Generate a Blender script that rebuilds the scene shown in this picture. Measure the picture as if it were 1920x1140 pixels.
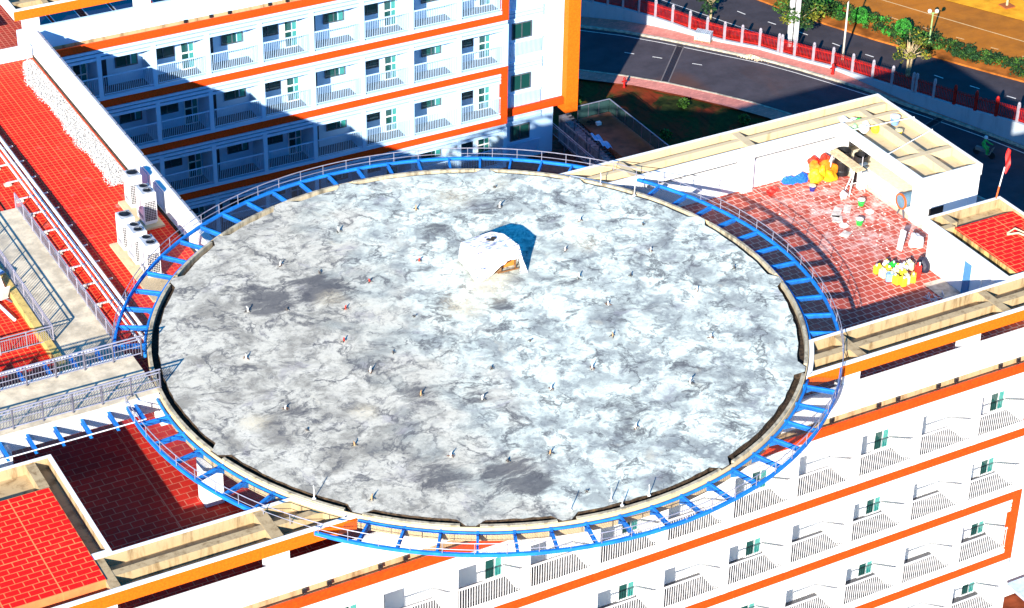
import bpy, bmesh, math, random
from mathutils import Vector, Matrix
random.seed(11)
R = math.radians
for o in list(bpy.data.objects):
    bpy.data.objects.remove(o)
scene = bpy.context.scene
col = scene.collection

# ------------------------------------------------------------------ camera
cam_d = bpy.data.cameras.new('camera')
cam = bpy.data.objects.new('camera', cam_d)
col.objects.link(cam)
CO = Vector((-44.50, -82.59, 59.93))
Fv = Vector((0.4149, 0.7395, -0.5301)).normalized()
Rv = Vector((0.8768, -0.4805, 0.0159)); Rv = (Rv - Fv * Rv.dot(Fv)).normalized()
Uv = Rv.cross(Fv)
M = Matrix((Rv, Uv, -Fv)).transposed().to_4x4()
M.translation = CO
cam.matrix_world = M
cam_d.sensor_width = 36.0
cam_d.lens = 79.81
cam_d.clip_start = 1.0
cam_d.clip_end = 3000.0
scene.camera = cam

# ------------------------------------------------------------------ light
SUN_EL, SUN_ROT = R(22.3), R(225.0)
w = bpy.data.worlds.new('World'); scene.world = w; w.use_nodes = True
nt = w.node_tree
bg = nt.nodes['Background']
sky = nt.nodes.new('ShaderNodeTexSky'); sky.sky_type = 'NISHITA'
sky.sun_disc = False
sky.sun_elevation = SUN_EL; sky.sun_rotation = SUN_ROT
sky.air_density = 1.0; sky.dust_density = 0.2; sky.ozone_density = 5.0
hs = nt.nodes.new('ShaderNodeHueSaturation'); hs.inputs['Saturation'].default_value = 1.5
nt.links.new(sky.outputs[0], hs.inputs['Color']); nt.links.new(hs.outputs[0], bg.inputs[0]); bg.inputs[1].default_value = 0.095
sd = bpy.data.lights.new('sun', 'SUN'); sd.energy = 4.6; sd.angle = R(0.5); sd.color = (1.0, 0.93, 0.82)
so = bpy.data.objects.new('sun', sd); col.objects.link(so)
d = Vector((math.cos(SUN_EL) * math.sin(SUN_ROT), math.cos(SUN_EL) * math.cos(SUN_ROT), math.sin(SUN_EL)))
so.rotation_euler = d.to_track_quat('Z', 'Y').to_euler()
so.location = (-60, -60, 80)
scene.view_settings.view_transform = 'Standard'
scene.view_settings.look = 'None'
scene.view_settings.exposure = 1.38
scene.view_settings.gamma = 1.0

# ------------------------------------------------------------------ materials
class NT:
    def __init__(s, name):
        s.m = bpy.data.materials.new(name); s.m.use_nodes = True
        s.t = s.m.node_tree; s.b = s.t.nodes['Principled BSDF']
        s.pos = s.t.nodes.new('ShaderNodeNewGeometry').outputs['Position']
    def n(s, typ, **kw):
        nd = s.t.nodes.new(typ)
        for k, v in kw.items(): setattr(nd, k, v)
        return nd
    def l(s, a, b): s.t.links.new(a, b)
    def setin(s, sock, v):
        if hasattr(v, 'is_linked') or isinstance(v, bpy.types.NodeSocket): s.l(v, sock)
        else: sock.default_value = v
    def map(s, scale=(1, 1, 1), rotz=0.0, loc=(0, 0, 0), vec=None):
        m = s.n('ShaderNodeMapping'); s.l(vec or s.pos, m.inputs[0])
        m.inputs['Scale'].default_value = scale; m.inputs['Rotation'].default_value = (0, 0, rotz); m.inputs['Location'].default_value = loc
        return m.outputs[0]
    def noise(s, scale, detail=4, rough=.6, dist=0.0, vec=None, col=False):
        nd = s.n('ShaderNodeTexNoise'); s.l(vec or s.pos, nd.inputs['Vector'])
        nd.inputs['Scale'].default_value = scale; nd.inputs['Detail'].default_value = detail
        nd.inputs['Roughness'].default_value = rough; nd.inputs['Distortion'].default_value = dist
        return nd.outputs['Color' if col else 'Fac']
    def math(s, op, a, b=0.0, clamp=False):
        nd = s.n('ShaderNodeMath', operation=op); nd.use_clamp = clamp
        s.setin(nd.inputs[0], a); s.setin(nd.inputs[1], b); return nd.outputs[0]
    def ramp(s, fac, a, b):          # smooth step from a to b
        nd = s.n('ShaderNodeMapRange', interpolation_type='SMOOTHSTEP')
        s.l(fac, nd.inputs[0]); nd.inputs[1].default_value = a; nd.inputs[2].default_value = b
        return nd.outputs[0]
    def mix(s, f, a, b, mode='MIX'):
        nd = s.n('ShaderNodeMix', data_type='RGBA', blend_type=mode)
        s.setin(nd.inputs[0], f)
        s.setin(nd.inputs[6], a if not isinstance(a, tuple) else (*a, 1) if len(a) == 3 else a)
        s.setin(nd.inputs[7], b if not isinstance(b, tuple) else (*b, 1) if len(b) == 3 else b)
        return nd.outputs[2]
    def bump(s, h, strength=.3, dist=.03):
        nd = s.n('ShaderNodeBump'); nd.inputs['Strength'].default_value = strength; nd.inputs['Distance'].default_value = dist
        s.l(h, nd.inputs['Height']); s.l(nd.outputs[0], s.b.inputs['Normal'])
    def out(s, c, rough=.7, spec=.3, metal=0.0):
        s.setin(s.b.inputs['Base Color'], (*c, 1) if isinstance(c, tuple) else c)
        s.setin(s.b.inputs['Roughness'], rough); s.b.inputs['Specular IOR Level'].default_value = spec
        s.b.inputs['Metallic'].default_value = metal
        return s.m

def plain(name, c, rough=.6, spec=.3, metal=0.0, var=.15, scale=3.0, dirt=None, dirt_amt=.5):
    t = NT(name)
    f = t.noise(scale, 5)
    c2 = tuple(x * (1 - var * 2) for x in c); c1 = tuple(min(1, x * (1 + var)) for x in c)
    r = t.mix(t.ramp(f, .3, .7), c2, c1)
    if dirt:
        g = t.ramp(t.noise(scale * .35, 8, .7, .6), .52, .75)
        r = t.mix(t.math('MULTIPLY', g, dirt_amt), r, dirt)
    return t.out(r, rough, spec, metal)

def tiles(name, c, mortar, bw, bh, offset, joint=.03, var=.35, stain=None, big=None):
    t = NT(name)
    b = t.n('ShaderNodeTexBrick'); b.offset = offset; b.offset_frequency = 2; b.squash = 1.0
    v = t.map(); t.l(v, b.inputs['Vector'])
    b.inputs['Scale'].default_value = 1.0; b.inputs['Mortar Size'].default_value = joint
    b.inputs['Mortar Smooth'].default_value = .1
    b.inputs['Brick Width'].default_value = bw; b.inputs['Row Height'].default_value = bh
    b.inputs['Color1'].default_value = (*c, 1)
    b.inputs['Color2'].default_value = (*[x * (1 - var) for x in c], 1)
    b.inputs['Mortar'].default_value = (*mortar, 1)
    r = b.outputs['Color']
    n1 = t.ramp(t.noise(.5, 6, .65), .35, .7)
    r = t.mix(t.math('MULTIPLY', n1, .35), r, tuple(x * .55 for x in c))
    n2 = t.ramp(t.noise(2.4, 8, .75, .3), .55, .75)
    r = t.mix(t.math('MULTIPLY', n2, .35), r, tuple(min(1, x * .45 + .03) for x in c))
    n3 = t.ramp(t.noise(.33, 7, .7, .5), .56, .72)
    r = t.mix(t.math('MULTIPLY', n3, .10), r, mortar)
    if big:
        b2 = t.n('ShaderNodeTexBrick'); b2.offset = 0; t.l(v, b2.inputs['Vector'])
        b2.inputs['Scale'].default_value = 1.0; b2.inputs['Mortar Size'].default_value = .03
        b2.inputs['Brick Width'].default_value = big[0]; b2.inputs['Row Height'].default_value = big[1]
        r = t.mix(b2.outputs['Fac'], r, mortar)
    if stain:
        sc, lo, hi, ctr, rad, cs = stain
        g = t.ramp(t.noise(sc, 9, .72, .5), lo, hi)
        if ctr:
            dd = t.n('ShaderNodeVectorMath', operation='DISTANCE'); t.l(t.pos, dd.inputs[0]); dd.inputs[1].default_value = ctr
            g = t.math('MULTIPLY', g, t.ramp(dd.outputs['Value'], rad, rad * .3))
        r = t.mix(g, r, cs)
    t.bump(b.outputs['Fac'], -.4, .02)
    return t.out(r, .75, .25)

def deck_material():
    t = NT('weathered_deck_concrete')
    wob = t.noise(.35, 5, .6, col=True)
    vm = t.n('ShaderNodeVectorMath', operation='MULTIPLY_ADD'); t.l(wob, vm.inputs[0]); vm.inputs[1].default_value = (1.6, 1.6, 0); t.l(t.pos, vm.inputs[2])
    P = vm.outputs[0]
    st = t.map(scale=(.34, 1, 1), rotz=R(-16), vec=P)
    cl2 = t.noise(1.0, 10, .72, .2, vec=st)
    fine = t.noise(5.5, 8, .78)
    speck = t.noise(17, 3, .6)
    sm1 = t.noise(.42, 11, .70, .25, vec=P)
    sm2 = t.noise(1.5, 11, .76, .15, vec=t.map(loc=(4, 9, 0), vec=P))
    sx = t.n('ShaderNodeSeparateXYZ'); t.l(P, sx.inputs[0])
    side = t.math('ADD', t.math('MULTIPLY', sx.outputs[0], .90), t.math('MULTIPLY', sx.outputs[1], -.10))
    left = t.ramp(side, 2.0, -5.0)
    # right and far side: chalky pale concrete with soft round blotches edged in grey
    soft = t.noise(.42, 4, .5, .3, vec=P)
    wide = t.ramp(t.noise(.13, 5, .6, .5, vec=t.map(loc=(13, 4, 0), vec=P)), .38, .62)      # where the deck is dirtier
    R_ = t.mix(t.ramp(soft, .44, .62), (.70, .745, .665), (.49, .525, .485))
    R_ = t.mix(t.math('MULTIPLY', t.ramp(sm1, .50, .63), t.math('ADD', t.math('MULTIPLY', wide, .40), .52)), R_, (.29, .305, .295))
    dv = t.n('ShaderNodeVectorMath', operation='MULTIPLY_ADD'); t.l(t.noise(.9, 8, .62, col=True), dv.inputs[0]); dv.inputs[1].default_value = (3.0, 3.0, 0); t.l(P, dv.inputs[2])
    for sc, wd, am in ((.42, .17, .85), (.95, .15, .70)):
        vo = t.n('ShaderNodeTexVoronoi', feature='DISTANCE_TO_EDGE'); t.l(dv.outputs[0], vo.inputs['Vector']); vo.inputs['Scale'].default_value = sc
        k_ = t.math('MULTIPLY', t.ramp(vo.outputs['Distance'], wd, .0), t.ramp(t.noise(.36 * sc / .42, 6, .6, vec=t.map(loc=(5, sc * 9, 0), vec=P)), .44, .62))
        R_ = t.mix(t.math('MULTIPLY', k_, am), R_, (.20, .215, .225))
    R_ = t.mix(t.math('MULTIPLY', t.ramp(sm2, .51, .64), t.math('ADD', t.math('MULTIPLY', wide, .50), .42)), R_, (.24, .25, .25))
    R_ = t.mix(t.math('MULTIPLY', t.ramp(t.noise(.9, 8, .65, .2, vec=t.map(loc=(1, 6, 0), vec=P)), .54, .68), .65), R_, (.79, .83, .74))
    # left side: greyer, streaked across
    L_ = t.mix(t.ramp(sm1, .44, .62), (.58, .555, .49), (.285, .27, .24))
    L_ = t.mix(t.math('MULTIPLY', t.ramp(cl2, .53, .68), .65), L_, (.70, .675, .62))
    L_ = t.mix(t.math('MULTIPLY', t.ramp(cl2, .46, .34), .60), L_, (.15, .143, .13))
    L_ = t.mix(t.math('MULTIPLY', t.ramp(sm2, .49, .62), .75), L_, (.20, .19, .175))
    left2 = t.ramp(t.math('ADD', side, t.math('MULTIPLY', t.math('SUBTRACT', soft, .5), 16.0)), 1.5, -5.5)
    R_ = t.mix(1.0, R_, (1.12, 1.13, 1.08), 'MULTIPLY'); L_ = t.mix(1.0, L_, (1.09, 1.05, .965), 'MULTIPLY')
    base = t.mix(t.math('MULTIPLY', left2, .92), R_, L_)
    # violet and sandy washes
    base = t.mix(t.math('MULTIPLY', t.ramp(t.noise(.5, 8, .7, .4, vec=t.map(loc=(-9, 5, 2), vec=P)), .55, .72), .55), base, (.25, .225, .28))
    base = t.mix(t.math('MULTIPLY', t.ramp(t.noise(.55, 8, .7, .4, vec=t.map(loc=(19, 15, 2), vec=P)), .58, .74), .55), base, (.64, .57, .42))
    # dark branching drying lines: ridges of fractal noise
    for sc, lo, wd, am, lc, mk in ((.30, (31, 7, 0), .030, .80, .09, .46), (.62, (2, 27, 0), .032, .66, .11, .49), (1.3, (11, 3, 0), .035, .28, .13, .53)):
        rn = t.noise(sc, 9, .62, .35, vec=t.map(loc=lo, vec=P))
        rid = t.math('ABSOLUTE', t.math('SUBTRACT', rn, .5))
        k_ = t.math('MULTIPLY', t.ramp(rid, wd, .0), t.ramp(t.noise(sc * 1.7, 6, .65, vec=t.map(loc=(lo[1], lo[0], 0), vec=P)), mk - .04, mk + .10))
        base = t.mix(t.math('MULTIPLY', k_, am), base, (lc, lc, lc * 1.07))
    # named stains: x, y, radius, strength
    acc = None
    for (x, y, r, s) in ((-5.4, 6.8, 1.9, .95), (-8.2, 7.0, 1.9, .95), (-6.3, 8.0, 1.5, .6), (2.4, 9.3, 1.2, .7), (1.9, 1.3, .9, .8), (-4.6, -11.2, 1.7, .9),
                         (-7.3, -9.9, 1.8, .75), (-4.2, -12.4, 1.5, .8), (-5.4, -4.2, 1.3, .7), (-11.4, -2.6, 1.6, .6), (5.8, 10.7, 1.5, .5), (7.7, -2.0, 1.6, .45),
                         (5.9, 1.9, 1.3, .6), (-3.0, -5.6, 1.2, .6), (-9, 9.4, 1.4, .4), (-.4, 2.2, .5, .6), (2.6, -9.8, 1.6, .6), (7.2, -7.5, 1.3, .5)):
        dd = t.n('ShaderNodeVectorMath', operation='DISTANCE'); t.l(P, dd.inputs[0]); dd.inputs[1].default_value = (x + .8, y + .8, 0)
        q = t.math('MULTIPLY', t.ramp(dd.outputs['Value'], r * 1.5, r * .15), s)
        acc = q if acc is None else t.math('MAXIMUM', acc, q)
    patch = t.ramp(t.math('ADD', acc, t.math('MULTIPLY', t.math('SUBTRACT', t.noise(1.3, 10, .76, .3, vec=st), .5), 2.6)), .30, .85)
    base = t.mix(t.math('MULTIPLY', patch, .85), base, (.085, .083, .09))
    # sand coloured patches
    acc = None
    for (x, y, r, s) in ((.2, 1.9, 1.2, .9), (-5.4, 5.6, .8, .5), (-8.2, -4, .7, .6), (-12.9, -2.5, .7, .7), (4.8, 12, 1.3, .6), (7.6, 12.4, 1.0, .5), (8.6, 4.3, 1.0, .5), (2.2, 3.0, 1.4, .8)):
        dd = t.n('ShaderNodeVectorMath', operation='DISTANCE'); t.l(P, dd.inputs[0]); dd.inputs[1].default_value = (x + .8, y + .8, 0)
        q = t.math('MULTIPLY', t.ramp(dd.outputs['Value'], r * 1.4, r * .2), s)
        acc = q if acc is None else t.math('MAXIMUM', acc, q)
    base = t.mix(t.math('MULTIPLY', acc, t.ramp(fine, .3, .65)), base, (.76, .64, .42))
    base = t.mix(t.math('MULTIPLY', t.ramp(fine, .53, .74), .45), base, (.15, .147, .14))
    base = t.mix(t.math('MULTIPLY', t.ramp(speck, .66, .75), .55), base, (.07, .07, .07))
    t.bump(fine, .35, .04)
    return t.out(base, .85, .2)

def grid_net():
    t = NT('dark_safety_mesh')
    s = t.n('ShaderNodeSeparateXYZ'); t.l(t.map(rotz=R(45)), s.inputs[0])
    a = t.math('LESS_THAN', t.math('FRACT', t.math('MULTIPLY', s.outputs[0], 15.0)), .13)
    b = t.math('LESS_THAN', t.math('FRACT', t.math('MULTIPLY', s.outputs[1], 15.0)), .13)
    k = t.math('MAXIMUM', a, b)
    t.out((.05, .055, .075), .7)
    tr = t.n('ShaderNodeBsdfTransparent'); mx = t.n('ShaderNodeMixShader')
    t.l(k, mx.inputs[0]); t.l(tr.outputs[0], mx.inputs[1]); t.l(t.b.outputs[0], mx.inputs[2])
    t.l(mx.outputs[0], t.t.nodes['Material Output'].inputs[0])
    return t.m

def asphalt(name, c, dust, lo=.48, hi=.75):
    t = NT(name)
    r = t.mix(t.ramp(t.noise(.5, 7, .7), .3, .7), tuple(x * .75 for x in c), tuple(x * 1.2 for x in c))
    r = t.mix(t.math('MULTIPLY', t.ramp(t.noise(.12, 6, .6, .8), lo, hi), .8), r, dust)
    st = t.map(scale=(.08, 1.3, 1), rotz=R(66))
    r = t.mix(t.math('MULTIPLY', t.ramp(t.noise(1.0, 5, .6, vec=st), .5, .7), .35), r, tuple(x * .6 for x in c))
    return t.out(r, .8, .25)

def stained_wall(name, c, stain, lo=.55, hi=.8, amt=.6):
    t = NT(name)
    st = t.map(scale=(1.2, 1.2, .22))
    g = t.ramp(t.noise(1.6, 8, .7, .3, vec=st), lo, hi)
    r = t.mix(t.math('MULTIPLY', g, amt), c, stain)
    r = t.mix(t.math('MULTIPLY', t.ramp(t.noise(9, 4), .5, .8), .15), r, stain)
    return t.out(r, .7, .25)

MAT = {}
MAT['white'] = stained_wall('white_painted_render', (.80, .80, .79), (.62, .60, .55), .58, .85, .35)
MAT['shade_blue'] = stained_wall('white_wall_with_blue_shade', (.47, .67, .87), (.40, .55, .70), .58, .85, .35)  # white wall tinted blue: the blue of its shadow is put into the colour
MAT['shade_blue_metal'] = plain('white_metal_with_blue_shade', (.47, .68, .90), .45, .4, var=.04)  # same blue shade put into the white slats and railings
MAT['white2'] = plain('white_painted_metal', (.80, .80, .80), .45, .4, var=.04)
MAT['tan'] = stained_wall('weathered_tan_concrete', (.46, .34, .185), (.17, .10, .04), .46, .70, .85)
MAT['rim'] = stained_wall('pale_concrete_rim', (.60, .47, .28), (.30, .20, .09), .5, .78, .7)
MAT['walk'] = plain('walkway_concrete', (.66, .56, .40), .85, var=.15, scale=1.4, dirt=(.28, .26, .24), dirt_amt=.85)
MAT['kerb'] = stained_wall('mossy_kerb_concrete', (.50, .43, .30), (.10, .085, .06), .42, .68, .85)
MAT['gutter'] = plain('shade_black_algae_gutter', (.055, .036, .022), .9, var=.4, scale=6, dirt=(.20, .12, .05), dirt_amt=.6)  # gutter shadow painted into the near-black colour, along with algae brown
MAT['deck'] = deck_material()
MAT['band'] = plain('deep_orange_textured_paint', (.80, .060, .002), .8, .2, var=.12, scale=9)
MAT['fascia'] = plain('amber_orange_textured_paint', (.82, .135, .003), .8, .2, var=.10, scale=9)
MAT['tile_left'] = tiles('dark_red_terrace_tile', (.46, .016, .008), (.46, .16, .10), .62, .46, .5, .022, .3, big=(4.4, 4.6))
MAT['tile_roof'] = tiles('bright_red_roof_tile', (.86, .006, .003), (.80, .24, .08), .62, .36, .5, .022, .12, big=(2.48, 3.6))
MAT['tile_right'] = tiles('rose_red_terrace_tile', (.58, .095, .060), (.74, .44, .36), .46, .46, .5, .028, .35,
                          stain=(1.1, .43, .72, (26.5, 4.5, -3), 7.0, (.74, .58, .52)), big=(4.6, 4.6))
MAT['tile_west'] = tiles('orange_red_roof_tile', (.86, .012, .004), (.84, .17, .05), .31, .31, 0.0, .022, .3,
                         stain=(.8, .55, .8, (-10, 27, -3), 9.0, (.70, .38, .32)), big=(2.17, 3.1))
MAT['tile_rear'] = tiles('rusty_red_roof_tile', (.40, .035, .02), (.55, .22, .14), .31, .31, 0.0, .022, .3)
MAT['blue'] = plain('bright_blue_paint', (.010, .19, .62), .6, .3, var=.14, scale=2, dirt=(.03, .12, .30), dirt_amt=.5)
MAT['net'] = grid_net()
MAT['rail'] = plain('galvanised_grey_rail', (.34, .33, .40), .45, .5, .3, var=.1)
MAT['raildark'] = plain('dark_grey_rail', (.13, .125, .16), .5, .4, .2, var=.15)
MAT['glass'] = NT('dark_green_glass').out((.008, .055, .05), .06, .8)
MAT['teal'] = NT('teal_curtain_glass').out((.03, .22, .20), .12, .8)
MAT['door'] = plain('dark_door_leaf', (.035, .04, .05), .4, .4)
MAT['frame'] = plain('grey_window_frame', (.10, .11, .13), .4, .5)
MAT['soil'] = plain('red_soil', (.20, .045, .018), .95, .1, var=.3, scale=.6, dirt=(.10, .02, .01))
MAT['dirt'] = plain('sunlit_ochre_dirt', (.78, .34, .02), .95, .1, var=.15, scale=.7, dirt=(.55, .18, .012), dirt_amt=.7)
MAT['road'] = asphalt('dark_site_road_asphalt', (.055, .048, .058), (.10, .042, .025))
MAT['hwy'] = asphalt('shade_dark_highway_asphalt', (.045, .038, .044), (.07, .04, .028), .5, .8)  # near half of the highway: building shadow put into the dark colour
MAT['hwyfar'] = asphalt('sunlit_ochre_dust_asphalt', (.36, .12, .006), (.46, .145, .005), .45, .75)  # far half of the highway: sunlight put into the ochre dust colour
MAT['pave'] = tiles('salmon_paving_brick', (.74, .27, .21), (.50, .18, .14), .34, .2, .5, .015, .3)
MAT['kerbstone'] = plain('kerb_stone', (.42, .38, .30), .9, var=.2, dirt=(.2, .12, .06))
MAT['paint'] = plain('road_marking_paint', (.72, .70, .66), .8, var=.12, scale=5, dirt=(.3, .2, .12), dirt_amt=.5)
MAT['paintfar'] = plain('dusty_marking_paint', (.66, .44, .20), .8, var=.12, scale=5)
MAT['fencewall'] = stained_wall('pale_blue_grey_wall', (.33, .38, .43), (.2, .22, .25), .45, .8, .6)
MAT['fencered'] = plain('red_painted_steel', (.38, .008, .005), .6, .3, var=.2)
MAT['post'] = plain('white_fence_post', (.33, .30, .34), .7, var=.08)
MAT['ac'] = plain('white_ac_casing', (.80, .80, .80), .4, .4, var=.03)
MAT['black'] = plain('black_plastic', (.012, .012, .014), .5, .4)
MAT['acgrey'] = plain('grey_ac_grille', (.22, .24, .28), .5, .4, .2)
MAT['gravel'] = plain('white_gravel', (.72, .70, .66), .9, var=.4, scale=9)
MAT['panel'] = NT('solar_cell_glass').out((.012, .012, .045), .15, .6)
MAT['alu'] = plain('aluminium', (.65, .66, .70), .35, .5, .6, var=.05)
MAT['leaf'] = plain('leaf_green', (.045, .12, .012), .7, .3, var=.45, scale=2.5)
MAT['leaf2'] = plain('bright_leaf_green', (.03, .22, .02), .7, .3, var=.4, scale=2.5)
MAT['leafy'] = plain('yellow_green_leaf', (.20, .20, .015), .7, .3, var=.4, scale=2.5)
MAT['leafd'] = plain('dark_leaf_green', (.014, .05, .014), .8, .2, var=.4, scale=2.5)
MAT['bark'] = plain('pale_bark', (.42, .32, .18), .9, var=.3)
MAT['pole'] = plain('concrete_pole_grey', (.52, .52, .52), .8, var=.12)
def lawn_material():
    t = NT('lawn_and_red_earth')
    g = t.mix(t.ramp(t.noise(2.2, 6, .7), .3, .7), (.020, .030, .006), (.055, .060, .012))
    r = t.mix(t.ramp(t.noise(.22, 6, .62, 1.0), .43, .56), g, (.22, .032, .010))
    st = t.map(scale=(1.8, .4, 1), rotz=R(20))
    r = t.mix(t.math('MULTIPLY', t.ramp(t.noise(1.5, 3, .5, vec=st), .5, .7), .5), r, (.012, .012, .004))
    return t.out(r, .95, .1)
MAT['lawn'] = lawn_material()
def cm(name, c, rough=.5, var=.08, scale=5): 
    if name not in MAT: MAT[name] = plain(name, c, rough, .35, var=var, scale=scale)
    return MAT[name]

# ------------------------------------------------------------------ mesh builder
class MB:
    def __init__(s): s.v = []; s.f = []; s.mi = []; s.cur = 0
    def add(s, vs, fs):
        o = len(s.v); s.v += [tuple(x) for x in vs]
        for f in fs: s.f.append([i + o for i in f]); s.mi.append(s.cur)
        return s
    def box(s, x0, x1, y0, y1, z0, z1):
        return s.add([(x0, y0, z0), (x1, y0, z0), (x1, y1, z0), (x0, y1, z0), (x0, y0, z1), (x1, y0, z1), (x1, y1, z1), (x0, y1, z1)],
                     [(0, 3, 2, 1), (4, 5, 6, 7), (0, 1, 5, 4), (1, 2, 6, 5), (2, 3, 7, 6), (3, 0, 4, 7)])
    def bar(s, p, q, w=.05, h=None, up=(0, 0, 1)):
        p, q = Vector(p), Vector(q); h = h or w; dd = (q - p).normalized(); u = Vector(up)
        if abs(dd.dot(u)) > .98: u = Vector((1, 0, 0))
        sx = dd.cross(u).normalized() * w / 2; sz = sx.cross(dd).normalized() * h / 2
        vs = [p - sx - sz, p + sx - sz, p + sx + sz, p - sx + sz, q - sx - sz, q + sx - sz, q + sx + sz, q - sx + sz]
        return s.add(vs, [(0, 1, 2, 3), (7, 6, 5, 4), (0, 4, 5, 1), (1, 5, 6, 2), (2, 6, 7, 3), (3, 7, 4, 0)])
    def tube(s, pts, r, n=6, cap=True):
        pts = [Vector(p) for p in pts]; rr = r if isinstance(r, (list, tuple)) else [r] * len(pts)
        vs = []; fs = []
        for i, p in enumerate(pts):
            dd = (pts[min(i + 1, len(pts) - 1)] - pts[max(i - 1, 0)]).normalized()
            u = Vector((0, 0, 1)) if abs(dd.z) < .95 else Vector((1, 0, 0))
            a = dd.cross(u).normalized(); b = a.cross(dd)
            for k in range(n):
                t = 2 * math.pi * k / n; vs.append(p + (a * math.cos(t) + b * math.sin(t)) * rr[i])
        for i in range(len(pts) - 1):
            for k in range(n):
                k2 = (k + 1) % n; fs.append((i * n + k, i * n + k2, (i + 1) * n + k2, (i + 1) * n + k))
        if cap: fs += [tuple(range(n)), tuple(range((len(pts) - 1) * n, len(pts) * n))[::-1]]
        return s.add(vs, fs)
    def lathe(s, prof, n=20, c=(0, 0, 0), cap=True):
        vs = []; fs = []
        for r_, z in prof:
            for k in range(n):
                t = 2 * math.pi * k / n; vs.append((c[0] + r_ * math.cos(t), c[1] + r_ * math.sin(t), c[2] + z))
        for i in range(len(prof) - 1):
            for k in range(n):
                k2 = (k + 1) % n; fs.append((i * n + k, i * n + k2, (i + 1) * n + k2, (i + 1) * n + k))
        if cap: fs += [tuple(range(n))[::-1], tuple(range((len(prof) - 1) * n, len(prof) * n))]
        return s.add(vs, fs)
    def prism(s, poly, z0, z1):
        n = len(poly)
        vs = [(x, y, z0) for x, y in poly] + [(x, y, z1) for x, y in poly]
        fs = [tuple(range(n))[::-1], tuple(range(n, 2 * n))] + [(i, (i + 1) % n, n + (i + 1) % n, n + i) for i in range(n)]
        return s.add(vs, fs)
    def sheet(s, poly, z):
        return s.add([(x, y, z) for x, y in poly], [tuple(range(len(poly)))])
    def arc(s, r0, r1, z0, z1, a0, a1, step=1.5):
        n = max(1, int(round(abs(a1 - a0) / step))); full = abs(a1 - a0) > 359.9
        vs = []; m = n if full else n + 1
        for i in range(m):
            t = R(a0 + (a1 - a0) * i / n); c, q = math.cos(t), math.sin(t)
            vs += [(r0 * c, r0 * q, z0), (r1 * c, r1 * q, z0), (r1 * c, r1 * q, z1), (r0 * c, r0 * q, z1)]
        fs = []
        for i in range(n):
            a = 4 * i; b = 4 * ((i + 1) % m)
            fs += [(a, a + 1, b + 1, b), (a + 1, a + 2, b + 2, b + 1), (a + 2, a + 3, b + 3, b + 2), (a + 3, a, b, b + 3)]
        if not full: fs += [(0, 3, 2, 1), (4 * n, 4 * n + 1, 4 * n + 2, 4 * n + 3)]
        return s.add(vs, fs)
    def mesh(s, name, mats, smooth=False):
        me = bpy.data.meshes.new(name); me.from_pydata(s.v, [], s.f)
        if not isinstance(mats, (list, tuple)): mats = [mats]
        for m in mats: me.materials.append(m)
        for p, i in zip(me.polygons, s.mi): p.material_index = min(i, len(mats) - 1); p.use_smooth = smooth
        bm = bmesh.new(); bm.from_mesh(me); bmesh.ops.recalc_face_normals(bm, faces=bm.faces); bm.to_mesh(me); bm.free()
        me.update(); return me
    def obj(s, name, mats, parent=None, local=False, smooth=False, bevel=0):
        o = bpy.data.objects.new(name, s.mesh(name, mats, smooth)); col.objects.link(o)
        if bevel:
            b = o.modifiers.new('bevel', 'BEVEL'); b.width = bevel; b.segments = 2; b.limit_method = 'ANGLE'
        if parent is not None:
            o.parent = parent
            if not local: o.matrix_parent_inverse = Matrix.Translation(-parent_world(parent))
        return o

def parent_world(p):
    v = Vector((0, 0, 0))
    if p.get('_world_mesh'): return v
    return Vector(p.location)

def put(name, me, parent, loc=(0, 0, 0)):           # an instance of a shared mesh as a part, at a world place
    o = bpy.data.objects.new(name, me); col.objects.link(o); o.location = loc
    if parent is not None:
        o.parent = parent; o.matrix_parent_inverse = Matrix.Translation(-Vector(parent.location))
    return o

def thing(name, label, cat, loc=(0, 0, 0), rotz=0.0, group=None):
    o = bpy.data.objects.new(name, None); col.objects.link(o); o.location = loc; o.rotation_euler = (0, 0, rotz)
    o.empty_display_size = .2
    o['label'] = label; o['category'] = cat
    if group: o['group'] = group
    return o
def tag(o, label, cat, group=None):
    o['label'] = label; o['category'] = cat
    if group: o['group'] = group
    return o
def kind(o, k='structure'):
    o['kind'] = k; return o
def dup(root, loc=None, rotz=None, label=None):
    r = root.copy(); col.objects.link(r)
    if loc is not None: r.location = loc
    if rotz is not None: r.rotation_euler = (0, 0, rotz)
    if label: r['label'] = label
    for ch in list(root.children):
        c = ch.copy(); col.objects.link(c); c.parent = r
        for g in ch.children:
            e = g.copy(); col.objects.link(e); e.parent = c
    return r

# ================================================================== GROUND AND ROADS
ZG = -20.0
kind(MB().sheet([(-400, -400), (500, -400), (500, 500), (-400, 500)], ZG - .10).obj('ground', MAT['soil']))
kerb_out = [(28, 80), (36, 72), (43.74, 64.23), (46.48, 61.66), (48.68, 59.01), (50.35, 56.81), (51.89, 54.71), (53.93, 51.99), (55.4, 49.36), (56.75, 46.65), (58.33, 43.22), (59.28, 40.22), (60.4, 37.51), (61.75, 34.04), (62.9, 30.52), (66, 20), (69, 8), (72, -8)]
kerb_in = [(24, 72), (32, 64.5), (39.39, 57.26), (42.17, 54.68), (44.61, 51.96), (47.02, 48.65), (48.66, 46.18), (50.08, 43.43), (51.6, 39.5), (52.8, 35.5), (54.0, 31), (55.2, 25), (57, 17), (60, 5), (62, -8)]
pave_in = [(22, 71), (31, 63), (38.6, 55.9), (42.06, 52.76), (44.45, 49.65), (46.63, 46.4), (48.34, 43.42), (49.9, 39.0), (51.1, 35.0), (52.3, 30.6), (53.5, 25), (55.3, 17), (58.3, 5), (60.3, -8)]
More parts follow.
